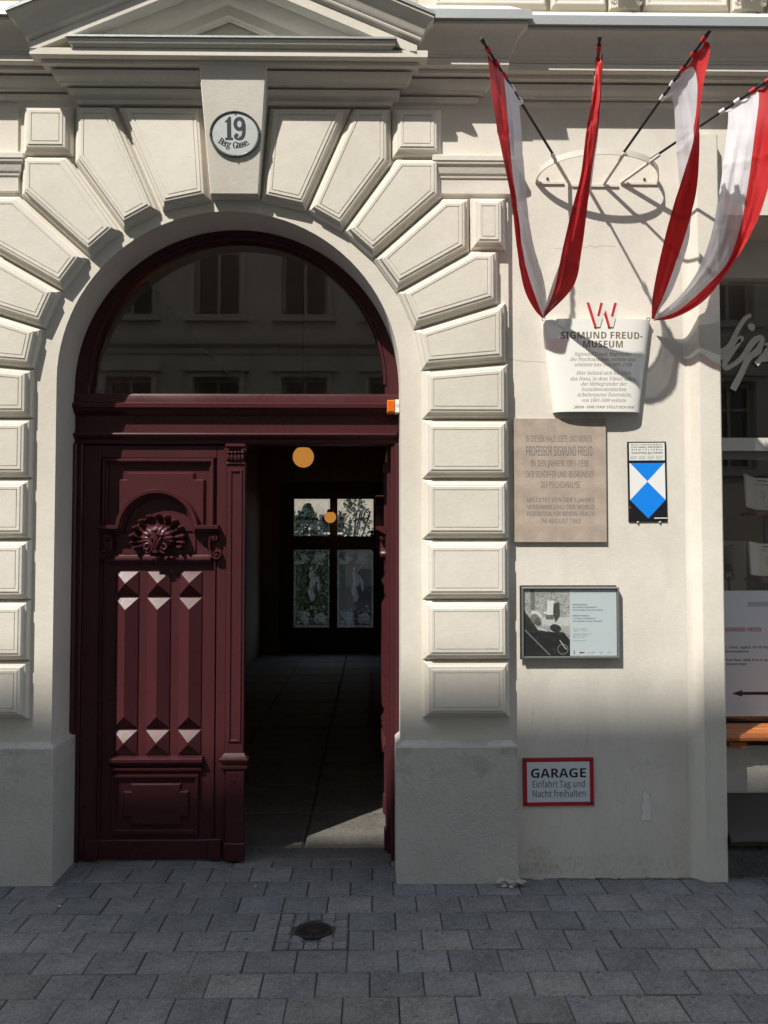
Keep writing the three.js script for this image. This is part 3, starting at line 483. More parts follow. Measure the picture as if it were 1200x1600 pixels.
// ---------------------------------------------------------------- passage behind the door
{
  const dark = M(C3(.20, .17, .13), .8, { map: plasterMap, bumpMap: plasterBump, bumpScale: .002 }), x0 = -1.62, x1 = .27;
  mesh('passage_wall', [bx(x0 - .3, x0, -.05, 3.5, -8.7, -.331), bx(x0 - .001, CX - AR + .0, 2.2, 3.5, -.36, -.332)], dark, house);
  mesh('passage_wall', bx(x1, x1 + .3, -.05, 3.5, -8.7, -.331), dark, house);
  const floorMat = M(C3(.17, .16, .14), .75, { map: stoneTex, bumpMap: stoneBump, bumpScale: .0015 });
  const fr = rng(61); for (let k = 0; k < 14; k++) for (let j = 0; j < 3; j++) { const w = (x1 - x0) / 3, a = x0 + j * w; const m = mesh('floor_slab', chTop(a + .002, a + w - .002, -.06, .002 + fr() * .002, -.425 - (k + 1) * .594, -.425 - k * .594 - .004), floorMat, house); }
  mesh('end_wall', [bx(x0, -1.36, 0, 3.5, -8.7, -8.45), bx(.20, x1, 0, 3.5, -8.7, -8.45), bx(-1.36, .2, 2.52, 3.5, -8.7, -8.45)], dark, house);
  mesh('guard_stone', new THREE.LatheGeometry([[0, .52], [.06, .50], [.10, .44], [.115, .36], [.12, .1], [.14, 0]].map(p => new THREE.Vector2(...p)), 20).translate(.20, 0, -2.3), M(C3(.2, .19, .17), .8, { map: stoneTex }), house);
  mesh('side_step', [chTop(-.02, x1, 0, .16, -5.6, -3.6)], floorMat, house);
  // glazed inner door
  const inner = group('inner_door', house), dm = M(C3(.03, .022, .016), .4), z = -8.5;
  mesh('door_framework', [bx(-1.36, -1.145, 0, 2.52, z - .04, z + .03), bx(.022, .20, 0, 2.52, z - .04, z + .03), bx(-.618, -.508, 0, 2.52, z - .04, z + .03), bx(-1.145, .022, 2.265, 2.52, z - .039, z + .029), bx(-1.145, -.618, 1.52, 1.715, z - .039, z + .029), bx(-.508, .022, 1.52, 1.715, z - .039, z + .029), bx(-1.145, -.618, 0, .38, z - .039, z + .029), bx(-.508, .022, 0, .38, z - .039, z + .029)], dm, inner);
  // etched ornament: scrolls near the edges with a vase or a standing figure outline in the middle
  const etch = (w, h, seed, tall) => canvasTex(w, h, (c) => {
    c.fillStyle = '#000'; c.fillRect(0, 0, w, h); c.strokeStyle = '#4c4c4c'; c.fillStyle = '#4c4c4c'; const r = rng(seed);
    c.lineWidth = 6; c.strokeRect(8, 8, w - 16, h - 16);
    for (const [sx, sy] of [[0, 0], [1, 0], [0, 1], [1, 1]]) { c.save(); c.translate(sx ? w : 0, sy ? h : 0); c.scale(sx ? -1 : 1, sy ? -1 : 1); for (let k = 0; k < 13; k++) { c.lineWidth = 2 + r() * 3.5; c.beginPath(); const x0 = 24 + r() * 75, y0 = 24 + r() * 75, q = 8 + r() * 18; for (let a = 0; a < 9; a += .3) { const rr = q * (1 - a / 11); const px = x0 + Math.cos(a) * rr, py = y0 + Math.sin(a) * rr; a ? c.lineTo(px, py) : c.moveTo(px, py); } c.stroke(); c.beginPath(); c.ellipse(x0 + q, y0 + q * .4, 9, 4, r() * 3, 0, 7); c.fill(); } c.restore(); }
    const dab = (x, y, a, b, q) => { c.beginPath(); c.ellipse(x, y, a, b, q, 0, 7); c.fill(); };
    if (tall) { // draped standing figure with a lifted arm and a blowing scarf
      dab(w * .47, h * .25, 10, 13, .2); dab(w * .48, h * .33, 17, 30, -.15); dab(w * .52, h * .43, 22, 38, .25); dab(w * .47, h * .54, 20, 46, -.12); dab(w * .53, h * .62, 13, 30, .3); c.lineWidth = 9; c.beginPath(); c.moveTo(w * .5, h * .29); c.quadraticCurveTo(w * .62, h * .27, w * .66, h * .20); c.stroke(); c.lineWidth = 5; for (let k = 0; k < 6; k++) { c.beginPath(); c.moveTo(w * .5, h * (.3 + k * .03)); c.bezierCurveTo(w * (.7 + r() * .1), h * .34, w * (.55 + r() * .2), h * .45, w * (.66 + r() * .12), h * (.48 + r() * .1)); c.stroke(); }
      for (let k = 0; k < 40; k++) dab(w * (.12 + r() * .76), h * (.70 + r() * .22), 3 + r() * 6, 2 + r() * 3, r() * 3);
    } else { dab(w / 2, h * .74, 24, 18, 0); dab(w / 2, h * .82, 14, 6, 0); for (let k = 0; k < 34; k++) dab(w * (.26 + r() * .48), h * (.3 + r() * .38), 4 + r() * 8, 2 + r() * 4, r() * 3); }
    for (let k = 0; k < 60; k++) { const e = r() < .5; dab(e ? (r() < .5 ? 18 : w - 18) + (r() - .5) * 22 : r() * w, e ? r() * h : (r() < .5 ? 18 : h - 18) + (r() - .5) * 22, 2 + r() * 6, 1.5 + r() * 3, r() * 3); }
  });
  const eS = etch(256, 256, 3, false), eL = etch(256, 560, 9, true); [eS, eL].forEach(t => { t.colorSpace = THREE.NoColorSpace; });
  for (const [a, b, c, d, t] of [[-1.145, -.618, 1.715, 2.265, eS], [-.508, .022, 1.715, 2.265, eS], [-1.145, -.618, .38, 1.52, eL], [-.508, .022, .38, 1.52, eL]]) {
    mesh('pane', bx(a, b, c, d, z - .006, z - .002), glassPane, inner);
    const g = new THREE.PlaneGeometry(b - a - .004, d - c - .004); g.translate((a + b) / 2, (c + d) / 2, z); mesh('etched_pattern', g, new THREE.MeshPhysicalMaterial({ color: C3(.8, .82, .8), roughness: .95, transmission: .6, thickness: 0, alphaMap: t, transparent: true }), inner, true);
  }
}
// globe lamps hanging in the passage
for (const [x, y, z, r, far] of [[-.525, 2.266, -2.4, .081, 0], [-.575, 1.971, -7.7, .08, 1]]) {
  const o = group('globe_lamp'); o.position.set(x, y, z);
  mesh('globe', new THREE.SphereGeometry(r, 32, 20), M(C3(.6, .4, .2), .4, { emissive: C3(.34, .145, .028), emissiveIntensity: 1 }), o);
  mesh('gallery', new THREE.CylinderGeometry(.035, .05, .04, 20).translate(0, r + .008, 0), M(C3(.08, .06, .03), .4, { metalness: .7 }), o);
  mesh('rod', new THREE.CylinderGeometry(.004, .004, 3.5 - y - r, 8).translate(0, r + (3.5 - y - r) / 2, 0), blackIron, o);
  const l = new THREE.PointLight(0xffa040, .03, 0, 2); l.castShadow = true; l.shadow.radius = 4; o.add(l); l.name = 'bulb_light';
  tag(o, far ? 'orange globe lamp hanging right before the glazed inner door' : 'orange globe lamp hanging just inside the open doorway', 'lamp', undefined);
}
// ---------------------------------------------------------------- courtyard beyond the inner door
{
  structure(mesh('courtyard_paving', bx(-7, 6, -.1, -.005, -26, -8.705), M(C3(.25, .24, .22), .9, { map: stoneTex })), 'paved courtyard behind the passage', 'courtyard');
  const w = group('courtyard_building'); const cm = M(C3(.40, .36, .30), .9, { map: plasterMap });
  const holes = [], rows = [[.9, 2.5], [3.4, 5]], cols = [-3.1, -1.2, .55, 2.3]; for (const x of cols) for (const [a, b] of rows) holes.push([[x - .4, a], [x + .4, a], [x + .4, b], [x - .4, b]]);
  mesh('wall', extr([[-7, 0], [6, 0], [6, 9], [-7, 9]], -22.3, -22, 0, holes), cm, w);
  mesh('room', bx(-6.9, 5.9, 0, 8.9, -25, -22.6), M(C3(.03, .03, .03), 1), w);
  for (const x of cols) for (const [a, b] of rows) { const q = group('window', w); q.position.set(x, a, -22.2); mesh('frame', [bx(-.4, -.34, 0, b - a, -.03, .03), bx(.34, .4, 0, b - a, -.03, .03), bx(-.03, .03, 0, b - a, -.03, .03), bx(-.34, .34, b - a - .06, b - a, -.031, .029), bx(-.34, .34, 0, .06, -.031, .029), bx(-.34, .34, 1, 1.05, -.029, .028)], M(C3(.6, .6, .56), .6), q); mesh('pane', bx(-.38, .38, .02, b - a - .02, -.045, -.04), M(C3(.02, .025, .03), .1), q); }
  tag(w, 'sunlit courtyard building glimpsed through the upper panes of inner door', 'building');
  const p = group('garden_pavilion'); p.position.set(-.17, 0, -12.2); p.scale.setScalar(.86); const pm = M(C3(.16, .16, .15), .85, { map: plasterMap });
  mesh('wall', [bx(-.62, -.2, 0, 1.62, -.5, 0), bx(.2, .62, 0, 1.62, -.5, 0), bx(-.2, .2, 1.3, 1.62, -.5, 0)], pm, p); mesh('entablature', bx(-.7, .7, 1.621, 1.74, -.55, .06), pm, p);
  mesh('pediment', extr([[-.74, 1.741], [.74, 1.741], [0, 2.02]], -.55, .08, .01), pm, p); mesh('door', bx(-.2, .2, 0, 1.3, -.3, -.25), M(C3(.08, .09, .1), .5), p);
  const gw = mesh('added_dark_wall', chTop(-2.2, -.62, 0, 1.5, -12.9, -12.6), M(C3(.09, .05, .035), .9, { map: stoneTex, bumpMap: stoneBump, bumpScale: .004 })); tag(gw, 'low brick coloured wall added to darken lower left inner pane', 'garden wall');  // added to hide the bright courtyard so the lower left pane stays dark
  tag(p, 'small grey pedimented garden pavilion seen through lower right inner pane', 'pavilion');
  const leafMat = new THREE.MeshPhysicalMaterial({ color: C3(.07, .12, .035), roughness: .9, transmission: .25, thickness: 0, side: THREE.DoubleSide });
  for (const [x, z, h, s, lab] of [[-1.15, -11.2, 2.35, 11, 'dark leafy shrub behind the left panes of inner door'], [-.38, -14.6, 2.9, 12, 'tall loose shrub beside the pavilion in the courtyard'], [-2.2, -18.5, 2.7, 13, 'bushy shrub at the foot of the courtyard building']]) {
    const o = group('courtyard_shrub'); o.position.set(x, 0, z); const r = rng(s), L = [];
    mesh('stem', [0, 1, 2, 3, 4].map(k => tube([[0, 0, 0], [(r() - .5) * .3, h * .4, (r() - .5) * .3], [(r() - .5) * .7, h * .8, (r() - .5) * .6]], .018, 8, 6)), M(C3(.06, .045, .03), .9), o);
    for (let k = 0; k < (s === 12 ? 800 : 1500); k++) { const t = r(), a = r() * 6.28, q = Math.sqrt(r()) * .62 * Math.sin(Math.PI * Math.min(1, .2 + t * .78)); const g = new THREE.PlaneGeometry(.09, .05); g.rotateX(r() * 3); g.rotateY(r() * 6); g.rotateZ(r() * 3); g.translate(Math.cos(a) * q, .25 + t * (h - .3), Math.sin(a) * q); L.push(g); }
    mesh('foliage', L, leafMat, o); tag(o, lab, 'shrub');
  }
}

// ================================================================= THINGS ON THE WALL
// oval house number
{
  const o = group('house_number_plate'); o.position.set(-.650, 3.543, .1445); o.rotation.x = .158; o.scale.set(.988, 1.0, 1);
  const rx = .122, ry = .1055, N = 64, rows = []; // rolled rim and domed field
  for (let i = 0; i <= N; i++) { const a = i / N * Math.PI * 2; rows.push([[1, 0], [1, .006], [.985, .0095], [.955, .0105], [.915, .0095], [.895, .0065]].map(([k, z]) => [Math.cos(a) * rx * k, Math.sin(a) * ry * k, z])); }
  mesh('rim', crease(grid(rows), .8), M(C3(.085, .09, .095), .35, { bumpMap: plasterBump, bumpScale: .001 }), o);
  const t = canvasTex(1024, 888, (c, w, h) => {
    c.fillStyle = '#d3d8d6'; c.fillRect(0, 0, w, h); const r = rng(4); for (let k = 0; k < 90; k++) { c.fillStyle = `rgba(120,130,130,${r() * .06})`; c.beginPath(); c.ellipse(r() * w, r() * h, 10 + r() * 60, 6 + r() * 40, r() * 3, 0, 7); c.fill(); }
    const X = u => (u - 232) / (975 - 232) * w, Y = v => (v - 135) / (785 - 135) * h; c.fillStyle = '#4a4f55';
    // 1
    c.beginPath(); [[540, 222], [553, 222], [553, 512], [578, 515], [578, 550], [462, 550], [462, 515], [490, 512], [490, 300], [462, 303], [462, 285], [505, 245], [515, 222]].forEach(([a, b], k) => k ? c.lineTo(X(a), Y(b)) : c.moveTo(X(a), Y(b))); c.fill();
    // 9
    c.lineWidth = 74; c.strokeStyle = '#4a4f55'; c.lineCap = 'butt'; c.beginPath(); c.ellipse(X(672), Y(322), 82, 100, 0, 0, 7); c.stroke();
    c.beginPath(); c.moveTo(X(737), Y(320)); c.bezierCurveTo(X(745), Y(500), X(715), Y(530), X(662), Y(526)); c.stroke(); c.lineWidth = 46; c.beginPath(); c.moveTo(X(690), Y(530)); c.bezierCurveTo(X(630), Y(545), X(598), Y(515), X(606), Y(480)); c.stroke(); c.beginPath(); c.arc(X(628), Y(482), 40, 0, 7); c.fill();
    // black-letter street name on an arc
    c.fillStyle = '#3a3f46'; const word = 'Berg Gasse.'; c.font = 'bold 172px serif'; c.textAlign = 'center'; c.textBaseline = 'alphabetic'; const ang = [-.56, -.44, -.335, -.235, -.12, .015, .145, .25, .345, .435, .52]; [...word].forEach((ch, k) => { const a = ang[k] * 1.12; c.save(); c.translate(w / 2 + Math.sin(a) * 520 - 5, h * .30 + Math.cos(a) * 452 * .98 + (k < 4 ? 10 : 10)); c.rotate(-a * .9); c.scale(.86, 1); c.transform(1, 0, -.05, 1, 0, 0); c.fillText(ch, 0, 0); c.lineWidth = 5; c.strokeStyle = '#3a3f46'; c.strokeText(ch, 0, 0); c.restore(); });
  });
  const g = new THREE.CircleGeometry(1, 64), p = g.attributes.position; for (let i = 0; i < p.count; i++) p.setZ(i, .0085 - .002 * (p.getX(i) ** 2 + p.getY(i) ** 2)); g.scale(rx * .897, ry * .897, 1); const uv = g.attributes.uv; for (let i = 0; i < uv.count; i++) { uv.setXY(i, .5 + (uv.getX(i) - .5) * .897, .5 + (uv.getY(i) - .5) * .897); }
  g.computeVertexNormals(); mesh('enamel_face', g, M(0xffffff, .3, { map: t }), o, true);
  for (const [a, b] of [[0, 1], [0, -1], [1, 0], [-1, 0]]) mesh('screw', new THREE.SphereGeometry(.0045, 10, 8).scale(1, 1, .6).translate(a * rx * .95, b * ry * .95, .0115), screwMat, o);
  tag(o, 'oval enamel house number plate reading 19 on the keystone', 'house number');
}
// orange and white alarm beacon at the end of the transom
{
  const o = group('alarm_beacon'); o.position.set(.138, 2.254, -.13);
  mesh('base', bevelPoly([[-.022, 0], [0, 0], [0, .066], [-.022, .066]], [[0, -.035], [.0, .031], [.003, .035]]), M(C3(.75, .74, .70), .5), o);
  mesh('lens', bevelPoly([[-.062, .001], [-.0225, .001], [-.0225, .065], [-.062, .065]], [[.002, -.034], [0, -.03], [0, .026], [.006, .034]]), new THREE.MeshPhysicalMaterial({ color: C3(.85, .20, .01), roughness: .25, clearcoat: .5 }), o);
  mesh('lens_ribs', [0, 1, 2, 3, 4].map(k => bx(-.058, -.026, .010 + k * .011, .014 + k * .011, .03, .0365)), M(C3(.8, .18, .01), .3), o);
  mesh('key_ring', new THREE.TorusGeometry(.006, .0012, 6, 18).translate(-.011, .035, .0355), M(C3(.35, .35, .34), .5), o);
  tag(o, 'small orange and white alarm beacon at end of door transom', 'beacon');
}

function plate(o, w, h, d, tex, edge, rough = .35, cornerCh = .002) { // sign plate lying on the wall, its back on z = 0
  mesh('plate', bevelPoly([[-w / 2, -h / 2], [w / 2, -h / 2], [w / 2, h / 2], [-w / 2, h / 2]], [[0, 0], [0, d - cornerCh], [cornerCh, d]]), edge, o);
  const g = new THREE.PlaneGeometry(w - .002, h - .002); g.translate(0, 0, d + .0008); return mesh('printed_face', g, M(0xffffff, rough, { map: tex }), o, true);
}
// stone memorial tablet
{
  const o = group('memorial_tablet'); o.position.set(.9145, 1.9095, .001); const w = .448, h = .602, W = 1200, Hh = 1575, k = W / 1200;
  const t = canvasTex(1220, 1640, (c, cw, ch) => {
    const id = c.createImageData(cw, ch), r = rng(12); for (let j = 0; j < ch; j++) for (let i = 0; i < cw; i++) { const a = (j % 512) * 512 + i % 512, b = ((j * 3) % 512) * 512 + (i * 3 + 99) % 512, m = nMottle[a] - .5, g = nGrain[b] - .5, s = nPlaster[a] - .5, q = (j * cw + i) * 4; id.data[q] = cl(172 + m * 36 + g * 30 + s * 20); id.data[q + 1] = cl(157 + m * 34 + g * 30 + s * 18); id.data[q + 2] = cl(143 + m * 30 + g * 26 + s * 16); id.data[q + 3] = 255; } c.putImageData(id, 0, 0);
    for (let q = 0; q < 500; q++) { c.fillStyle = `rgba(225,218,205,${.2 + r() * .5})`; c.beginPath(); c.ellipse(r() * cw, r() * ch, .8 + r() * 2.6, .8 + r() * 2, 0, 0, 7); c.fill(); }
    for (let q = 0; q < 220; q++) { c.fillStyle = `rgba(110,92,76,${.1 + r() * .2})`; c.beginPath(); c.ellipse(r() * cw, r() * ch, 2 + r() * 9, 1 + r() * 3, .3, 0, 7); c.fill(); }
    c.fillStyle = '#595c5f'; const L = (s, a, b, y, hh, f = '$px sans-serif') => { c.save(); fitText(c, s, (a - 20) * 1.12, (b - 20) * 1.12, (y - 22) * 1.125, hh, f); c.restore(); };
    const tall = (s, a, b, y0, y1) => { c.save(); const H = (y1 - y0) * 1.125, fs = H / .72, sy = 1; fitText(c, s, (a - 20) * 1.12, (b - 20) * 1.12, (y1 - 22) * 1.125, fs | 0, '$px sans-serif'); c.restore(); };
    tall('IN DIESEM HAUS LEBTE UND WIRKTE', 152, 948, 222, 300); tall('PROFESSOR SIGMUND FREUD', 155, 952, 350, 462); tall('IN DEN JAHREN 1891-1938', 212, 902, 512, 590); tall('DER SCHÖPFER UND BEGRÜNDER', 158, 962, 645, 718); tall('DER PSYCHOANALYSE', 328, 800, 768, 845);
    tall('GESTIFTET VON DER 6.JAHRES', 160, 968, 958, 1010); tall('VERSAMMLUNG DER WORLD', 165, 970, 1040, 1092); tall('FEDERATION FOR MENTAL HEALTH', 165, 972, 1122, 1176); tall('IM AUGUST 1953', 330, 805, 1205, 1258);
  });
  plate(o, w, h, .014, t, M(C3(.32, .27, .22), .8), .75); o.userData.note = undefined;
  tag(o, 'brownish stone memorial tablet engraved with grey capitals', 'tablet');
}
// cultural property shield
{
  const o = group('heritage_sign'); o.position.set(1.3415, 1.904, .001); o.rotation.z = .008;
  const t = canvasTex(640, 1310, (c, w, h) => {
    const X = u => (u - 210) / (858 - 205) * w, Y = v => (v - 118) / (1440 - 118) * h; c.fillStyle = '#1c1c22'; c.fillRect(0, 0, w, h);
    c.fillStyle = '#dfe0da'; c.fillRect(24, Y(135), w - 46, Y(427) - Y(135)); c.fillStyle = '#2c2c34'; const F = 'bold $px sans-serif';
    fitText(c, 'K U L T U R D E N K M A L', 62, w - 56, Y(180), 38, F); fitText(c, 'CULTURAL PROPERTY', 62, w - 56, Y(222), 38, F); fitText(c, 'B I E N  C U L T U R E L', 62, w - 56, Y(265), 38, F); fitText(c, 'КУЛЬТУРНОЕ ДОСТОЯНИЕ', 62, w - 56, Y(320), 46, F);
    c.fillStyle = 'rgba(60,60,66,.55)'; const r = rng(3); for (let q = 0; q < 4; q++) for (let l = 0; l < 5; l++) { let x = 44 + q * 142; const e = x + 122 - (l === 4 ? 30 : r() * 10); while (x < e) { const ww = 6 + r() * 16; c.fillRect(x, Y(350) + l * 13, Math.min(ww, e - x), 6); x += ww + 5; } }
    const l = 26, rr = w - 24, top = Y(472), mid = Y(778), low = Y(1085), tip = Y(1392), cx = w / 2; c.fillStyle = '#e6e8e6'; c.fillRect(l, top, rr - l, low - top); c.fillStyle = '#1685ea';
    c.beginPath(); c.moveTo(l + 16, top); c.lineTo(rr - 8, top); c.lineTo(cx, mid - 3); c.fill(); c.beginPath(); c.moveTo(cx, mid + 3); c.lineTo(rr, low); c.lineTo(cx + 4, tip); c.lineTo(l, low); c.fill();
    c.fillStyle = '#1c1c22'; c.beginPath(); c.moveTo(l, low + 3); c.lineTo(cx + 1, tip + 5); c.lineTo(l, tip + 5); c.fill(); c.beginPath(); c.moveTo(rr, low + 3); c.lineTo(cx + 6, tip + 5); c.lineTo(rr, tip + 5); c.fill();
    c.fillStyle = '#dcdcd6'; c.fillRect(X(640), Y(1378), X(868) - X(640), 18); for (let q = 0; q < 9; q++) c.fillRect(8 + r() * 30, Y(1150) + r() * 150, 3 + r() * 4, 3 + r() * 4);
  });
  plate(o, .190, .39, .005, t, M(C3(.012, .012, .016), .4), .25);
  for (const x of [-.05, .058]) mesh('bolt', new THREE.SphereGeometry(.006, 12, 8).translate(x, -.198, .003), M(C3(.5, .47, .42), .5), o);
  tag(o, 'blue and white cultural property shield on black plate', 'sign');
}
// glazed notice case
{
  const o = group('notice_case'); o.position.set(.9555, 1.2215, .001); const w = .470, h = .340, d = .034;
  const fm = M(C3(.20, .215, .21), .45, { metalness: .4 });
  mesh('back_box', bx(-w / 2 + .004, w / 2 - .004, -h / 2 + .004, h / 2 - .004, 0, d - .012), M(C3(.05, .05, .05), .7), o);
  mesh('frame', sweepXY([[-w / 2, -h / 2], [-w / 2, h / 2], [w / 2, h / 2], [w / 2, -h / 2], [-w / 2, -h / 2 - .0001]].map(p => p), [[-.009, 0], [-.009, d - .002], [-.0075, d], [-.002, d], [0, d - .003], [0, 0]].map(([a, b]) => [a, b]), false), fm, o);
  mesh('hinge', [rod([-w / 2 - .004, -h / 2 - .006, d * .5], [-w / 2 - .004, h / 2 + .008, d * .5], .004), rod([-w / 2, h / 2 + .006, d * .55], [w / 2 - .01, h / 2 + .006, d * .55], .004)], M(C3(.03, .03, .03), .5), o);
  const t = canvasTex(1400, 1000, (c, W, H) => {
    c.fillStyle = '#c6d3d6'; c.fillRect(0, 0, W, H); const X = u => (u - 120) / (1060 - 120) * W, Y = v => (v - 132) / (797 - 132) * H, r = rng(21);
    // black and white photograph: a man reclining in a deck chair in a garden
    c.save(); c.beginPath(); c.rect(0, 0, X(585), H); c.clip(); const gr = id => { c.fillStyle = id; }; c.fillStyle = '#a9b0ab'; c.fillRect(0, 0, X(585), H);
    for (let k = 0; k < 900; k++) { const y = r() * H * .45, g = 90 + r() * 130 | 0; c.fillStyle = `rgba(${g},${g + 4},${g},.5)`; c.beginPath(); c.ellipse(r() * X(585), y, 4 + r() * 22, 3 + r() * 12, r() * 3, 0, 7); c.fill(); }
    c.fillStyle = '#6d706b'; c.fillRect(X(185), 0, 70, H * .36); c.fillStyle = '#dfe4e0'; c.fillRect(X(355), Y(240), X(430) - X(355), Y(420) - Y(240)); c.fillStyle = '#c9cfcb'; c.fillRect(X(300), Y(410), X(590) - X(300), 130); c.fillStyle = '#5b605d'; c.fillRect(X(340), Y(385), 120, 70); c.fillStyle = '#e4e8e4'; c.fillRect(X(320), Y(355), 170, 30);
    c.fillStyle = '#20221f'; c.beginPath(); [[120, 340], [180, 420], [260, 540], [420, 560], [520, 560], [585, 640], [585, 800], [120, 800]].forEach(([a, b], k) => k ? c.lineTo(X(a), Y(b)) : c.moveTo(X(a), Y(b))); c.fill();
    c.fillStyle = '#d9ddd8'; c.beginPath(); c.moveTo(X(190), Y(345)); c.bezierCurveTo(X(240), Y(330), X(300), Y(360), X(305), Y(410)); c.lineTo(X(270), Y(420)); c.lineTo(X(190), Y(400)); c.fill();
    c.fillStyle = '#77766f'; c.beginPath(); c.ellipse(X(235), Y(430), 70, 88, -.6, 0, 7); c.fill(); c.fillStyle = '#55544e'; c.beginPath(); c.ellipse(X(262), Y(460), 46, 56, -.6, 0, 7); c.fill(); c.fillStyle = '#2a2b28'; c.fillRect(X(235), Y(420), 66, 10);
    c.fillStyle = '#cfd3ce'; c.beginPath(); c.moveTo(X(260), Y(505)); c.lineTo(X(360), Y(540)); c.lineTo(X(350), Y(555)); c.lineTo(X(250), Y(520)); c.fill();
    c.fillStyle = '#1b1d1b'; c.beginPath(); c.ellipse(X(440), Y(520), 85, 60, .3, 0, 7); c.fill(); c.fillStyle = '#3a3b37'; c.beginPath(); c.moveTo(X(420), Y(270)); c.lineTo(X(480), Y(258)); c.lineTo(X(485), Y(390)); c.lineTo(X(440), Y(470)); c.lineTo(X(415), Y(380)); c.fill();
    for (let k = 0; k < 260; k++) { const g = r() < .3 ? 150 : 25; c.fillStyle = `rgba(${g},${g},${g},.35)`; c.beginPath(); c.ellipse(r() * X(585), Y(540) + r() * H * .4, 3 + r() * 16, 2 + r() * 6, r() * 3, 0, 7); c.fill(); }
    for (let k = 0; k < 5200; k++) { const x = r() * X(585), y = r() * H, lo = y > H * (.40 + .28 * x / X(585)) && y > H * .38, g = (lo ? 14 + r() * r() * 110 : 95 + r() * 140) | 0; c.fillStyle = `rgba(${g},${g + 3},${g},${.10 + r() * .22})`; c.beginPath(); c.ellipse(x, y, 1.5 + r() * 9, 1 + r() * 5, r() * 3, 0, 7); c.fill(); }
    c.strokeStyle = '#8e918c'; c.lineWidth = 9; c.beginPath(); c.arc(X(512), Y(730), 76, 0, 7); c.stroke(); c.strokeStyle = '#b9bdb8'; c.lineWidth = 14; c.beginPath(); c.moveTo(X(480), Y(640)); c.lineTo(X(548), Y(735)); c.stroke(); c.strokeStyle = '#6f726e'; c.lineWidth = 22; c.beginPath(); c.moveTo(X(120), Y(530)); c.lineTo(X(380), Y(790)); c.stroke(); c.restore();
    const F = 'bold $px sans-serif', N = '$px sans-serif', B = '#3c4f74', D = '#2d3038'; const T = (s, a, b, y, hh, col, f) => { c.fillStyle = col; fitText(c, s, X(a), X(b), Y(y), hh, f); };
    T('FREUDS REISEN', 612, 762, 290, 30, D, F); T('KULTURELLES ERFAHREN –', 612, 870, 317, 30, B, F); T('PSYCHOANALYTISCHES DENKEN', 612, 925, 345, 30, B, F); T('FREUD’S TRAVELS', 612, 785, 402, 30, D, F); T('CULTURAL EXPERIENCE –', 612, 858, 429, 30, B, F); T('PSYCHOANALYTICAL THOUGHT', 612, 916, 457, 30, B, F);
    T('Sigmund Freud Museum', 615, 757, 530, 20, D, N); T('Berggasse 19 · 1090 Wien', 615, 770, 548, 20, D, N); T('Öffnungszeiten / opening hours', 615, 803, 582, 20, D, N); T('täglich 10.00 – 18.00 Uhr', 615, 760, 600, 20, D, N); T('daily 10 a.m. – 6 p.m.', 615, 738, 617, 20, D, N); T('www.freud-museum.at', 615, 748, 650, 20, D, N);
    c.fillStyle = '#c33'; c.fillRect(X(618), Y(748), 28, 12); c.fillStyle = '#555'; c.beginPath(); c.arc(X(628), Y(772), 12, 0, 7); c.fill(); c.fillStyle = '#444'; c.fillRect(X(680), Y(760), 40, 20); c.fillStyle = '#b23'; c.fillRect(X(706), Y(760), 38, 20); c.fillStyle = '#678'; c.fillRect(X(765), Y(768), 110, 6); c.fillRect(X(805), Y(758), 50, 6); c.fillRect(X(870), Y(760), 95, 4); c.beginPath(); c.arc(X(900), Y(772), 9, 0, 7); c.fill(); c.fillRect(X(968), Y(764), 50, 5); c.fillRect(X(972), Y(762), 6, 24);
  });
  const g = new THREE.PlaneGeometry(w - .024, h - .024); g.translate(0, 0, d - .0105); mesh('poster', g, M(0xffffff, .6, { map: t }), o, true);
  mesh('glass', bx(-w / 2 + .0125, w / 2 - .0125, -h / 2 + .0125, h / 2 - .0125, d - .006, d - .003), glassPane, o);
  tag(o, 'flat glazed notice case with a black and white photo poster', 'notice case');
}
// garage sign
{
  const o = group('garage_sign'); o.position.set(.896, .459, .001); o.rotation.z = .008;
  const t = canvasTex(1170, 816, (c, w, h) => { c.fillStyle = '#b01f2c'; c.fillRect(0, 0, w, h); const bw = 66; c.fillStyle = '#d8dfe2'; c.fillRect(bw, bw, w - 2 * bw, h - 2 * bw); c.fillStyle = '#1d1b2c'; fitText(c, 'GARAGE', 118, w - 112, 334, 218, 'bold $px sans-serif'); fitText(c, 'Einfahrt Tag und', 148, w - 140, 500, 160, '$px sans-serif'); fitText(c, 'Nacht freihalten', 142, w - 128, 664, 160, '$px sans-serif');
    c.lineWidth = 6; c.strokeStyle = '#1d1b2c'; const r = rng(2); for (let k = 0; k < 24; k++) { c.fillStyle = 'rgba(40,30,30,.5)'; c.fillRect(r() < .5 ? r() * w : (r() < .5 ? 0 : w - 5), r() < .5 ? 0 : h - 6, 2 + r() * 14, 2 + r() * 4); } });
  plate(o, .342, .229, .005, t, M(C3(.10, .06, .05), .5), .3);
  for (const a of [-1, 1]) for (const b of [-1, 1]) mesh('screw', new THREE.SphereGeometry(.0055, 10, 8).scale(1, 1, .6).translate(a * .158, b * .1015, .0065), M(C3(.03, .02, .02), .6), o);
  tag(o, 'white garage sign with a red border low on the wall', 'sign');
}
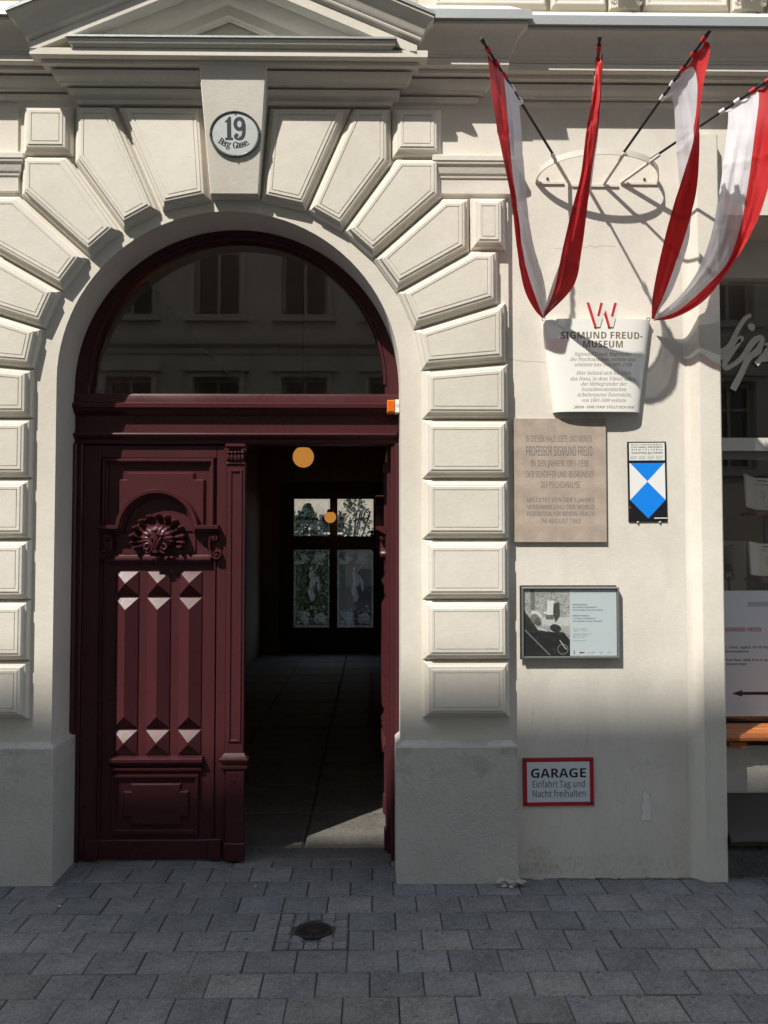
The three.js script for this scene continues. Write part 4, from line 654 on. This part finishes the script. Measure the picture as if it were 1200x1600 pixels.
// curved museum sign
{
  const o = group('museum_sign'); const xc = 1.092, yt = 2.690, yb = 2.238, wt = .268, wb = .2095, dep = .056;
  const prof = []; for (let k = 0; k <= 40; k++) { const a = Math.PI * (1 - k / 40), c = Math.cos(a), s = Math.sin(a); prof.push([Math.sign(c) * Math.pow(Math.abs(c), .55), Math.pow(Math.max(0, s), .62)]); }
  const ring = (y, dz) => { const t = (yt - y) / (yt - yb), w = wt + (wb - wt) * t; return prof.map(([x, z]) => [xc + x * (w - dz), y, .002 + (z * (dep - dz))]); };
  const rows = [ring(yb, .004), ring(yb, 0)]; for (let k = 0; k <= 6; k++) rows.push(ring(yb + .004 + (yt - yb - .008) * k / 6, 0)); rows.push(ring(yt, 0), ring(yt, .004)); rows.reverse();
  const t = canvasTex(1400, 1180, (c, W, H) => {
    c.fillStyle = '#ecebe4'; c.fillRect(0, 0, W, H); const r = rng(30); for (let k = 0; k < 60; k++) { c.fillStyle = `rgba(170,160,130,${r() * .05})`; c.beginPath(); c.ellipse(r() * W, r() * H, 5 + r() * 60, 3 + r() * 30, r() * 3, 0, 7); c.fill(); }
    const X = u => (u / 5.714 + 830 - 848) / 172 * W, Y = v => (v / 5.714 + 460 - 496) / 146.5 * H, B = '#7a6a58', I = '#6a6155', F = 'bold $px sans-serif', S = '$px serif'; const T = (s, a, b, y, hh, col, f, sk = 0) => { c.fillStyle = col; fitText(c, s, X(a), X(b), Y(y), hh, f, sk); };
    T('SIGMUND FREUD-', 263, 1003, 387, 122, B, F); T('MUSEUM', 455, 825, 468, 122, B, F);
    T('Sigmund Freud, Begründer', 383, 893, 540, 62, I, S, .25); T('der Psychoanalyse, wohnte und', 345, 930, 588, 62, I, S, .25); T('arbeitete hier von 1891-1938.', 383, 905, 636, 62, I, S, .25); T('Hier befand sich bis 1889', 400, 885, 712, 62, I, S, .25); T('das Haus, in dem Viktor Adler,', 345, 937, 763, 62, I, S, .25); T('der Mitbegründer der', 440, 845, 810, 62, I, S, .25); T('Sozialdemokratischen', 443, 845, 858, 62, I, S, .25); T('Arbeiterpartei Österreichs,', 405, 892, 907, 62, I, S, .25); T('von 1881-1889 wohnte.', 445, 848, 957, 62, I, S, .25); T('„WIEN - EINE STADT STELLT SICH VOR“', 370, 925, 1014, 46, B, F);
    c.strokeStyle = 'rgba(120,100,60,.6)'; c.lineWidth = 4; c.beginPath(); c.ellipse(X(985), Y(965), 26, 54, 0, 0, 7); c.stroke();
  });
  let g = crease(grid(rows), .8); const p = g.attributes.position, uv = new Float32Array(p.count * 2); for (let i = 0; i < p.count; i++) { uv[i * 2] = (p.getX(i) - (xc - wt)) / (2 * wt); uv[i * 2 + 1] = (p.getY(i) - yb) / (yt - yb); } g.setAttribute('uv', new THREE.BufferAttribute(uv, 2));
  mesh('curved_panel', g, M(0xffffff, .28, { map: t }), o, true);
  const white = M(C3(.72, .70, .62), .35); mesh('sign_caps', [...[ring(yb, .004), ring(yt, .004)].map(r => { const pos = []; for (let k = 1; k < r.length - 1; k++) pos.push(...r[0], ...r[k], ...r[k + 1]); const q = new THREE.BufferGeometry(); q.setAttribute('position', new THREE.Float32BufferAttribute(pos, 3)); q.computeVertexNormals(); return q; })], white, o);
  // the W: white letter plate with red strokes, standing over the upper edge
  const U = u => 1.0365 + (u - 485) / (778 - 485) * .161, V = v => 2.768 - (v - 60) / (285 - 60) * .121, z = .060;
  const poly = a => a.map(([u, v]) => [U(u), V(v)]);
  mesh('letter_plate', extr(poly([[485, 60], [545, 60], [578, 165], [605, 62], [665, 62], [700, 170], [727, 62], [778, 62], [722, 285], [672, 285], [640, 160], [605, 285], [551, 285]]), z - .006, z + .002, .001), M(C3(.75, .73, .68), .4), o);
  mesh('red_stroke', [extr(poly([[487, 62], [511, 62], [574, 280], [552, 282]]), z + .002, z + .0045), extr(poly([[607, 64], [628, 64], [598, 180], [580, 175]]), z + .002, z + .0045), extr(poly([[640, 165], [655, 130], [694, 280], [673, 282]]), z + .002, z + .0045), extr(poly([[729, 64], [752, 64], [716, 190], [702, 175]]), z + .002, z + .0045)], M(C3(.55, .03, .035), .4), o);
  for (const x of [xc - wt + .012, xc + wt - .012]) mesh('eyelet', new THREE.TorusGeometry(.008, .002, 6, 16).translate(x, yt + .004, .03), blackIron, o);
  tag(o, 'curved white tapering museum sign with a red and white W on top', 'sign');
}

// flag bracket
const A1 = [[.975, 3.39], [1.057, 3.39], [1.143, 3.391], [1.229, 3.40]], TIP = [[.4625, 3.712, .640], [.9315, 3.670, .735], [1.384, 3.703, .726], [1.780, 3.645, .565]];
{
  const o = group('flag_bracket'), pm = M(C3(.66, .62, .54), .6), rows = [], N = 40, xc = 1.107;
  for (let i = 0; i <= N; i++) { const a = Math.PI * (1 - i / N), c = Math.cos(a), s = Math.pow(Math.sin(a), .85), x = xc + .303 * c, zz = .004 + .165 * s, y = 3.378 + .07 * s; rows.push([[x, y, zz], [x, y + .030, zz - .002], [xc + .297 * c, y + .030, .003 + .159 * s], [xc + .297 * c, y, .005 + .159 * s], [x, y, zz]]); }
  mesh('hoop', crease(grid(rows), .6), pm, o);
  mesh('wall_rail', [bx(.815, .945, 3.372, 3.384, 0, .008), bx(.985, 1.215, 3.360, 3.372, 0, .008), bx(1.255, 1.405, 3.372, 3.384, 0, .008)], pm, o);
  A1.forEach(([x, y], i) => { const T = TIP[i], k = .172 / T[2] * (i === 0 || i === 3 ? .86 : .98); const e = [x + (T[0] - x) * k, y - .008 + (T[1] - y) * k, T[2] * k]; mesh('arm', rod([x, y - .018, .002], e, .0085, 10), pm, o); });
  for (const x of [.865, 1.345]) mesh('bolt', new THREE.SphereGeometry(.007, 10, 8).translate(x, 3.40, .004), screwMat, o);
  tag(o, 'pale metal semicircular flag bracket fixed high on the wall', 'bracket');
}
// flags: each a pole with a red and white cloth drawn down to an upper corner of the museum sign
{
  const red = new THREE.MeshPhysicalMaterial({ color: C3(.60, .018, .022), roughness: .55, transmission: .22, thickness: 0, side: THREE.DoubleSide, sheen: .3, sheenRoughness: .5 });
  const whi = new THREE.MeshPhysicalMaterial({ color: C3(.80, .79, .83), roughness: .5, transmission: .22, thickness: 0, side: THREE.DoubleSide, sheen: .2, sheenRoughness: .5 });
  const loopR = M(C3(.55, .02, .025), .6), loopW = M(C3(.78, .77, .8), .6);
  const V = (a, b, t) => a.map((v, i) => v + (b[i] - v) * t);
  const labels = ['outermost flag beside the portal, drawn to the left sign corner', 'narrow furled flag pointing into the street above the left sign corner', 'long folded flag drawn down to the right sign corner', 'flag swept wide over the shop jamb to the right sign corner'];
  // hanging lines of each cloth in metres: free edge, seam between the stripes, inner edge
  const hang = [
 [
  [[0.491,3.679,0.592], [0.527,3.423,0.562], [0.574,3.246,0.500], [0.615,3.119,0.430], [0.662,2.941,0.301], [0.720,2.793,0.166], [0.784,2.722,0.083], [0.822,2.698,0.045]],
  [[0.572,3.648,0.506], [0.587,3.507,0.498], [0.602,3.357,0.469], [0.629,3.166,0.400], [0.662,3.047,0.335], [0.725,2.868,0.208], [0.801,2.741,0.092], [0.834,2.695,0.045]],
  [[0.657,3.591,0.400], [0.669,3.446,0.392], [0.684,3.298,0.367], [0.706,3.147,0.320], [0.745,2.991,0.247], [0.814,2.841,0.152], [0.839,2.747,0.084], [0.834,2.698,0.045]],
 ],
 [
  [[0.940,3.651,0.680], [0.916,3.463,0.661], [0.901,3.333,0.621], [0.895,3.179,0.542], [0.876,3.061,0.451], [0.863,2.933,0.328], [0.855,2.784,0.157], [0.828,2.704,0.045]],
  [[0.958,3.644,0.673], [0.956,3.500,0.663], [0.951,3.354,0.629], [0.940,3.216,0.571], [0.940,3.055,0.467], [0.944,2.924,0.356], [0.938,2.802,0.230], [0.834,2.695,0.045]],
  [[0.952,3.604,0.559], [0.977,3.417,0.542], [0.966,3.251,0.495], [0.959,3.137,0.442], [0.920,2.999,0.348], [0.867,2.888,0.243], [0.839,2.779,0.132], [0.825,2.701,0.045]],
 ],
 [
  [[1.397,3.675,0.701], [1.375,3.511,0.684], [1.361,3.325,0.621], [1.340,3.190,0.541], [1.323,3.067,0.442], [1.320,2.926,0.305], [1.333,2.778,0.143], [1.358,2.694,0.045]],
  [[1.363,3.632,0.599], [1.389,3.448,0.596], [1.402,3.298,0.563], [1.414,3.134,0.489], [1.407,3.007,0.397], [1.396,2.902,0.297], [1.384,2.791,0.173], [1.368,2.691,0.045]],
  [[1.319,3.571,0.457], [1.356,3.398,0.411], [1.383,3.274,0.363], [1.419,3.150,0.308], [1.449,3.037,0.254], [1.445,2.921,0.194], [1.416,2.805,0.125], [1.374,2.691,0.045]],
 ],
 [
  [[1.791,3.627,0.565], [1.773,3.398,0.536], [1.747,3.189,0.471], [1.716,3.033,0.401], [1.658,2.896,0.318], [1.557,2.740,0.195], [1.444,2.682,0.102], [1.367,2.684,0.045]],
  [[1.698,3.594,0.475], [1.688,3.382,0.450], [1.680,3.194,0.399], [1.669,3.019,0.330], [1.635,2.893,0.266], [1.547,2.788,0.184], [1.455,2.712,0.106], [1.371,2.688,0.045]],
  [[1.601,3.556,0.379], [1.595,3.358,0.357], [1.582,3.173,0.311], [1.567,3.016,0.254], [1.526,2.873,0.186], [1.465,2.778,0.125], [1.404,2.723,0.077], [1.364,2.691,0.045]],
 ],
  ];
  const ends = [[.95, .60], [.95, .60], [.97, .60], [1.0, .64]];
  labels.forEach((lab, i) => {
    const W = [A1[i][0], A1[i][1], 0], T = TIP[i], o = group('flag'), r = rng(70 + i);
    mesh('pole', [rod(V(W, T, .2), T, .0062, 12), rod(V(W, T, .985), V(W, T, 1.012), .0085, 12)], blackIron, o);
    const cv = hang[i].map((h, q) => new THREE.CatmullRomCurve3([V(W, T, ends[i][0] + (ends[i][1] - ends[i][0]) * q / 2), ...h].map((p, n) => new THREE.Vector3(p[0], p[1] - (n ? 0 : .011), p[2])), false, 'centripetal'));
    const NS = 26, NT = 130, ph = r() * 6;
    const part = (c0, c1, k) => {
      const rows = [], off = ph + k * 2;
      for (let a = 0; a <= NT; a++) {
        const t = a / NT, A = c0.getPointAt(t), B = c1.getPointAt(t), d = B.clone().sub(A), wdt = d.length(), tg = c0.getTangentAt(t), n = d.clone().normalize().cross(tg).normalize(), row = [];
        for (let b = 0; b <= NS; b++) {
          const s = b / NS, e = Math.sin(Math.PI * s), win = Math.min(1, t * 5) * Math.min(1, (1 - t) * 6);
          const f = e * win * ((i === 1 ? .006 : .013) * Math.sin(off + t * 2.2) + .007 * Math.sin(s * 7 + t * 5 + off) + .0035 * Math.sin(s * 15 - t * 11 + off * 2)) + .002 * e * Math.sin(t * 34 + s * 6 + off) + win * (.0035 * Math.exp(-Math.abs(t - .27 + s * .01) / .012) + .003 * Math.exp(-Math.abs(t - .52 - s * .012) / .012) + .003 * Math.exp(-Math.abs(t - .74) / .01)) + win * e * .0016 * Math.sin(s * 31 + t * 17 + 3 * Math.sin(t * 9));
          row.push([A.x + d.x * s + n.x * f, A.y + d.y * s + n.y * f - .012 * (1 - t) * (1 - t) * (1 - t) * (.5 + .5 * Math.sin((s + k) * 12)) * (t < .3 ? 1 : 0), A.z + d.z * s + n.z * f * (i === 1 && k ? .3 : 1) - (i === 1 && k ? .035 * e * win : 0)]);
        }
        rows.push(row);
      }
      return crease(grid(rows), 1.2);
    };
    mesh('red_stripe', part(cv[0], cv[1], 0), red, o); mesh('white_stripe', part(cv[1], cv[2], 1), whi, o);
    for (let k = 0; k < 5; k++) { const p = V(W, T, ends[i][0] + (ends[i][1] - ends[i][0]) * (.02 + .24 * k)), d = new THREE.Vector3(T[0] - W[0], T[1] - W[1], T[2]).normalize(), m = mesh('loop', [new THREE.CylinderGeometry(.0105, .0105, .026, 14, 1, true), bx(.004, .008, -.013, .013, -.022, 0)], k < 3 ? loopR : loopW, o); m.position.set(...p); m.quaternion.setFromUnitVectors(new THREE.Vector3(0, 1, 0), d); }
    tag(o, 'red and white ' + lab, 'flag', 'flags on the wall bracket');
  });
}

// ================================================================= SHOP WINDOW
{
  const shop = group('shop_front', house), zg = -.42, x0 = 1.70, x1 = 4.1;
  const paint = M(C3(.62, .60, .55), .5);
  mesh('head_fascia', [bx(1.60, x1, 3.025, 3.2245, -.5, -.36), bx(1.60, x1, 3.2245, 3.5, -.5, -.331)], plaster, shop);
  mesh('cross_bar', bx(1.60, x1, 2.099, 2.168, zg - .04, zg + .03), paint, shop);
  mesh('side_frame', [bx(1.60, 1.72, .66, 3.024, zg - .05, zg + .02), bx(4.05, 4.1, .66, 3.024, zg - .05, zg + .02)], M(C3(.05, .05, .05), .5), shop);
  mesh('lower_bar', bx(1.60, x1, 2.055, 2.0985, zg - .03, zg + .005), M(C3(.16, .16, .16), .4), shop);
  mesh('pane', bx(1.72, 4.05, 2.168, 3.025, zg - .004, zg), glassPane, shop); mesh('pane', bx(1.72, 4.05, .66, 2.055, zg - .004, zg), glassPane, shop);
  mesh('stall_riser', bx(1.60, x1, 0, .565, -.48, -.20), plinthMat, shop);
  mesh('metal_sill', chBox(1.60, x1, .567, .585, -.48, -.185, .003), M(C3(.45, .45, .42), .4, { metalness: .4 }), shop);
  const woodTex = canvasTex(1024, 256, (c, w, h) => { c.fillStyle = '#b06a34'; c.fillRect(0, 0, w, h); const r = rng(9); for (let k = 0; k < 160; k++) { c.strokeStyle = `rgba(${90 + r() * 60 | 0},${44 + r() * 30 | 0},15,${.1 + r() * .25})`; c.lineWidth = .6 + r() * 2.4; const y = r() * h; c.beginPath(); c.moveTo(0, y); c.bezierCurveTo(w * .3, y + (r() - .5) * 18, w * .6, y + (r() - .5) * 18, w, y + (r() - .5) * 10); c.stroke(); } });
  woodTex.wrapS = woodTex.wrapT = THREE.RepeatWrapping; const wood = M(0xffffff, .45, { map: woodTex });
  const bench = group('window_bench');
  for (const [a, b] of [[-.185, -.11], [-.27, -.19], [-.35, -.275], [-.415, -.355]]) mesh('slat', chTop(1.70, 3.9, .625, .65, a, b), wood, bench);
  for (const x of [1.78, 2.6, 3.5]) mesh('bearer', chTop(x, x + .09, .586, .6245, -.40, -.13), wood, bench);
  tag(bench, 'orange wooden slatted seat along the shop window sill', 'bench');
  mesh('base_stone', chTop(1.692, x1, 0, .135, -.30, -.005), M(C3(.16, .17, .18), .7, { map: stoneTex, bumpMap: stoneBump, bumpScale: .003 }), shop);
  mesh('rusty_edge', bx(1.695, x1, .136, .152, -.29, -.02), M(C3(.16, .07, .045), .9, { map: stoneTex }), shop);
  const hatch = group('cellar_hatch'); mesh('board', (() => { const g = bx(1.70, 3.2, -.014, .014, -.155, .155); g.rotateX(.5); g.translate(0, .262, -.055); return g; })(), M(C3(.055, .042, .034), .7, { map: paintMap, bumpMap: paintBump, bumpScale: .002 }), hatch);
  mesh('batten', (() => { const g = bx(1.98, 2.05, -.04, -.015, -.14, .14); g.rotateX(.5); g.translate(0, .262, -.055); return g; })(), M(C3(.05, .04, .03), .8), hatch); tag(hatch, 'dark sloping wooden cellar hatch below the shop window', 'hatch');
  // room behind
  const room = M(C3(.14, .115, .09), .85); mesh('shop_room', [bx(1.45, 1.58, 0, 3.5, -3.6, -.5), bx(4.12, 4.3, 0, 3.5, -3.6, -.5), bx(1.45, 4.3, 0, 3.5, -3.8, -3.6), bx(1.58, 4.12, -.05, .5, -3.6, -.5)], room, shop);
  mesh('back_screen', bx(2.05, 2.6, .5, 2.0, -1.55, -1.5), M(C3(.10, .055, .035), .6), shop); mesh('pale_panel', bx(2.08, 2.38, .5, 1.62, -1.30, -1.27), M(C3(.42, .38, .28), .8), shop);
  // script lettering on the upper pane: tapered brush strokes
  const script = group('script_lettering'), sm = M(C3(.72, .69, .63), .7), Q = (u, v) => [1.872 + (u - 160) / 320 * .255, 2.862 - (v - 300) / 500 * .44];
  const brush = (pts, dz = 0) => { const c = new THREE.CatmullRomCurve3(pts.map(([u, v]) => new THREE.Vector3(...Q(u, v), 0))), n = 44, l = [], r = []; for (let k = 0; k <= n; k++) { const t = k / n, p = c.getPoint(t), d = c.getTangent(t), i = Math.min(pts.length - 2.001, t * (pts.length - 1)), a = Math.floor(i), w = (pts[a][2] + (pts[a + 1][2] - pts[a][2]) * (i - a)) * .00105; l.push([p.x - d.y * w, p.y + d.x * w]); r.push([p.x + d.y * w, p.y - d.x * w]); } return extr([...l, ...r.reverse()], zg + .001 + dz, zg + .0025 + dz); };
  mesh('letter', brush([[388, 325, 10], [350, 345, 12], [300, 410, 12], [255, 490, 13], [205, 560, 15], [175, 600, 8]]), sm, script);
  mesh('letter', brush([[168, 555, 10], [215, 535, 14], [270, 495, 16], [320, 470, 12], [300, 500, 10], [240, 570, 14], [195, 630, 18]], .002), sm, script);
  mesh('letter', brush([[196, 626, 17], [205, 655, 12], [250, 640, 11], [320, 590, 14], [400, 490, 18], [450, 465, 12], [462, 485, 8]], .004), sm, script);
  mesh('letter', brush([[466, 478, 10], [420, 545, 14], [360, 600, 16], [310, 690, 16], [275, 750, 17], [252, 790, 14]], .006), sm, script);
  mesh('letter', extr([[362, 390], [385, 376], [408, 384], [414, 402], [404, 426], [388, 424], [366, 408]].map(p => Q(...p)), zg + .001, zg + .003), sm, script);
  mesh('letter', brush([[392, 585, 10], [425, 560, 12], [470, 520, 13], [500, 512, 11], [470, 560, 12], [425, 620, 14], [412, 632, 12]], .008), sm, script); mesh('letter', brush([[425, 620, 10], [480, 575, 12], [540, 520, 13], [520, 575, 12], [505, 610, 11], [560, 590, 9]], .010), sm, script);
  tag(script, 'grey brush script lettering on the upper shop window pane', 'lettering');
  // printed notice board inside the window
  const nb = group('shop_notice'); nb.position.set(1.86, .655, -.56);
  const nt = canvasTex(1400, 1000, (c, W, H) => {
    c.fillStyle = '#dde6f0'; c.fillRect(0, 0, W, H); const k = W / .98, X = m => m * k, Y = m => H - m * H / .69; c.fillStyle = '#b5342c'; fitText(c, 'SIGMUND FREUD', X(.078), X(.285), Y(.465), 46, 'bold $px sans-serif'); 
    c.fillStyle = '#2b3038'; fitText(c, '1. Stock, täglich 10–18 Uhr, auch ohne', X(.080), X(.43), Y(.372), 26, 'bold $px sans-serif'); fitText(c, 'Museumsbesuch', X(.080), X(.215), Y(.350), 26, 'bold $px sans-serif'); fitText(c, 'First floor, daily 10 to 6, accessible without', X(.082), X(.46), Y(.302), 26, 'bold $px sans-serif'); fitText(c, 'museum ticket', X(.082), X(.20), Y(.280), 26, 'bold $px sans-serif');
    c.fillStyle = '#15181c'; c.fillRect(X(.16), Y(.125) - 12, X(.6), 24); c.beginPath(); c.moveTo(X(.115), Y(.125)); c.lineTo(X(.172), Y(.125) - 26); c.lineTo(X(.172), Y(.125) + 26); c.fill(); c.fillStyle = '#aebccc'; c.fillRect(X(.21), Y(.63), X(.12), 40);
  });
  mesh('board', bx(0, .98, 0, .688, -.012, 0), M(C3(.6, .6, .6), .6), nb); { const g = new THREE.PlaneGeometry(.976, .686); g.translate(.49, .344, .0015); mesh('printed_face', g, M(0xffffff, .5, { map: nt }), nb, true); }
  tag(nb, 'large white printed notice with a black arrow behind shop glass', 'notice');
  // folded cards / books on little stands
  const bookTex = seed => canvasTex(256, 340, (c, w, h) => { c.fillStyle = '#d9d3c2'; c.fillRect(0, 0, w, h); c.fillStyle = '#5b564c'; const r = rng(seed); c.fillRect(60, 26, 140, 12); c.fillStyle = '#9c5a4a'; c.fillRect(40, 64, 180, 5); c.fillRect(40, 78, 160, 4); c.strokeStyle = '#555'; c.lineWidth = 4; c.beginPath(); c.moveTo(128, 250); c.lineTo(128, 140); for (let k = 0; k < 5; k++) { c.moveTo(128, 150 + k * 18); c.lineTo(128 + (k % 2 ? 1 : -1) * 40, 132 + k * 18); } c.stroke(); });
  for (const [x, y, z, s, lab] of [[2.165, 1.795, -.66, 5, 'upright white booklet on a shelf just below the crossbar'], [2.185, 1.42, -.66, 6, 'upright white booklet on a lower shelf above the notice']]) {
    const o = group('display_booklet'); o.position.set(x, y, z); o.rotation.y = .25; o.rotation.x = -.12;
    const mt = M(0xffffff, .6, { map: bookTex(s) }); const cover = (a, n) => { const g = new THREE.PlaneGeometry(.13, .185); g.translate(.065, .0925, .0015); const m = mesh(n, g, mt, o, true); m.rotation.y = a; const b = mesh('page_block', bx(.001, .129, 0, .185, -.008, .0), M(C3(.7, .68, .62), .8), o); b.rotation.y = a; };
    cover(.05, 'front_cover'); cover(-2.6, 'rear_cover'); tag(o, lab, 'booklet');
    const s2 = group('display_shelf'); s2.position.set(x, y - .032, z - .06); mesh('plank', chTop(-.02, 1.2, 0, .024, -.09, .12), M(C3(.16, .06, .035), .6), s2); mesh('support', [bx(.10, .13, -.30, 0, -.06, -.03), bx(1.05, 1.08, -.30, 0, -.06, -.03)], M(C3(.05, .04, .03), .6), s2); tag(s2, s === 5 ? 'reddish display shelf under the higher booklet' : 'reddish display shelf under the lower booklet', 'shelf');
  }
  // desk lamp
  const lamp = group('desk_lamp'); lamp.position.set(2.155, 1.16, -1.0); const lm = M(C3(.30, .30, .32), .35, { metalness: .5 });
  mesh('shade', new THREE.LatheGeometry([[.055, 0], [.058, .002], [.034, .10], [.02, .12], [.018, .12], [.032, .10], [.053, .002]].map(p => new THREE.Vector2(...p)), 28).rotateX(Math.PI).rotateZ(.15).translate(-.012, .43, 0), lm, lamp);
  mesh('socket', [new THREE.CylinderGeometry(.022, .028, .05, 16).translate(-.004, .30, 0), new THREE.TorusGeometry(.026, .005, 8, 20).translate(0, .25, 0)], blackIron, lamp); mesh('stem', new THREE.CylinderGeometry(.007, .007, .25, 10).translate(0, .12, 0), blackIron, lamp); mesh('foot', new THREE.LatheGeometry([[0, .03], [.02, .03], [.06, .012], [.085, .008], [.085, 0], [0, 0]].map(p => new THREE.Vector2(...p)), 28), blackIron, lamp);
  tag(lamp, 'grey metal desk lamp with a cone shade behind the shop glass', 'lamp');
  const tbl = group('display_table'); mesh('top', chTop(1.75, 3.8, 1.11, 1.14, -1.24, -.78), M(C3(.10, .06, .04), .5), tbl); for (const [x, z] of [[1.8, -1.2], [3.72, -1.2], [1.8, -.84], [3.72, -.84]]) mesh('leg', bx(x, x + .05, .5, 1.11, z - .025, z + .025), M(C3(.08, .05, .035), .5), tbl); tag(tbl, 'dark wooden table carrying the desk lamp', 'table');
}

renderer.render(scene, camera);
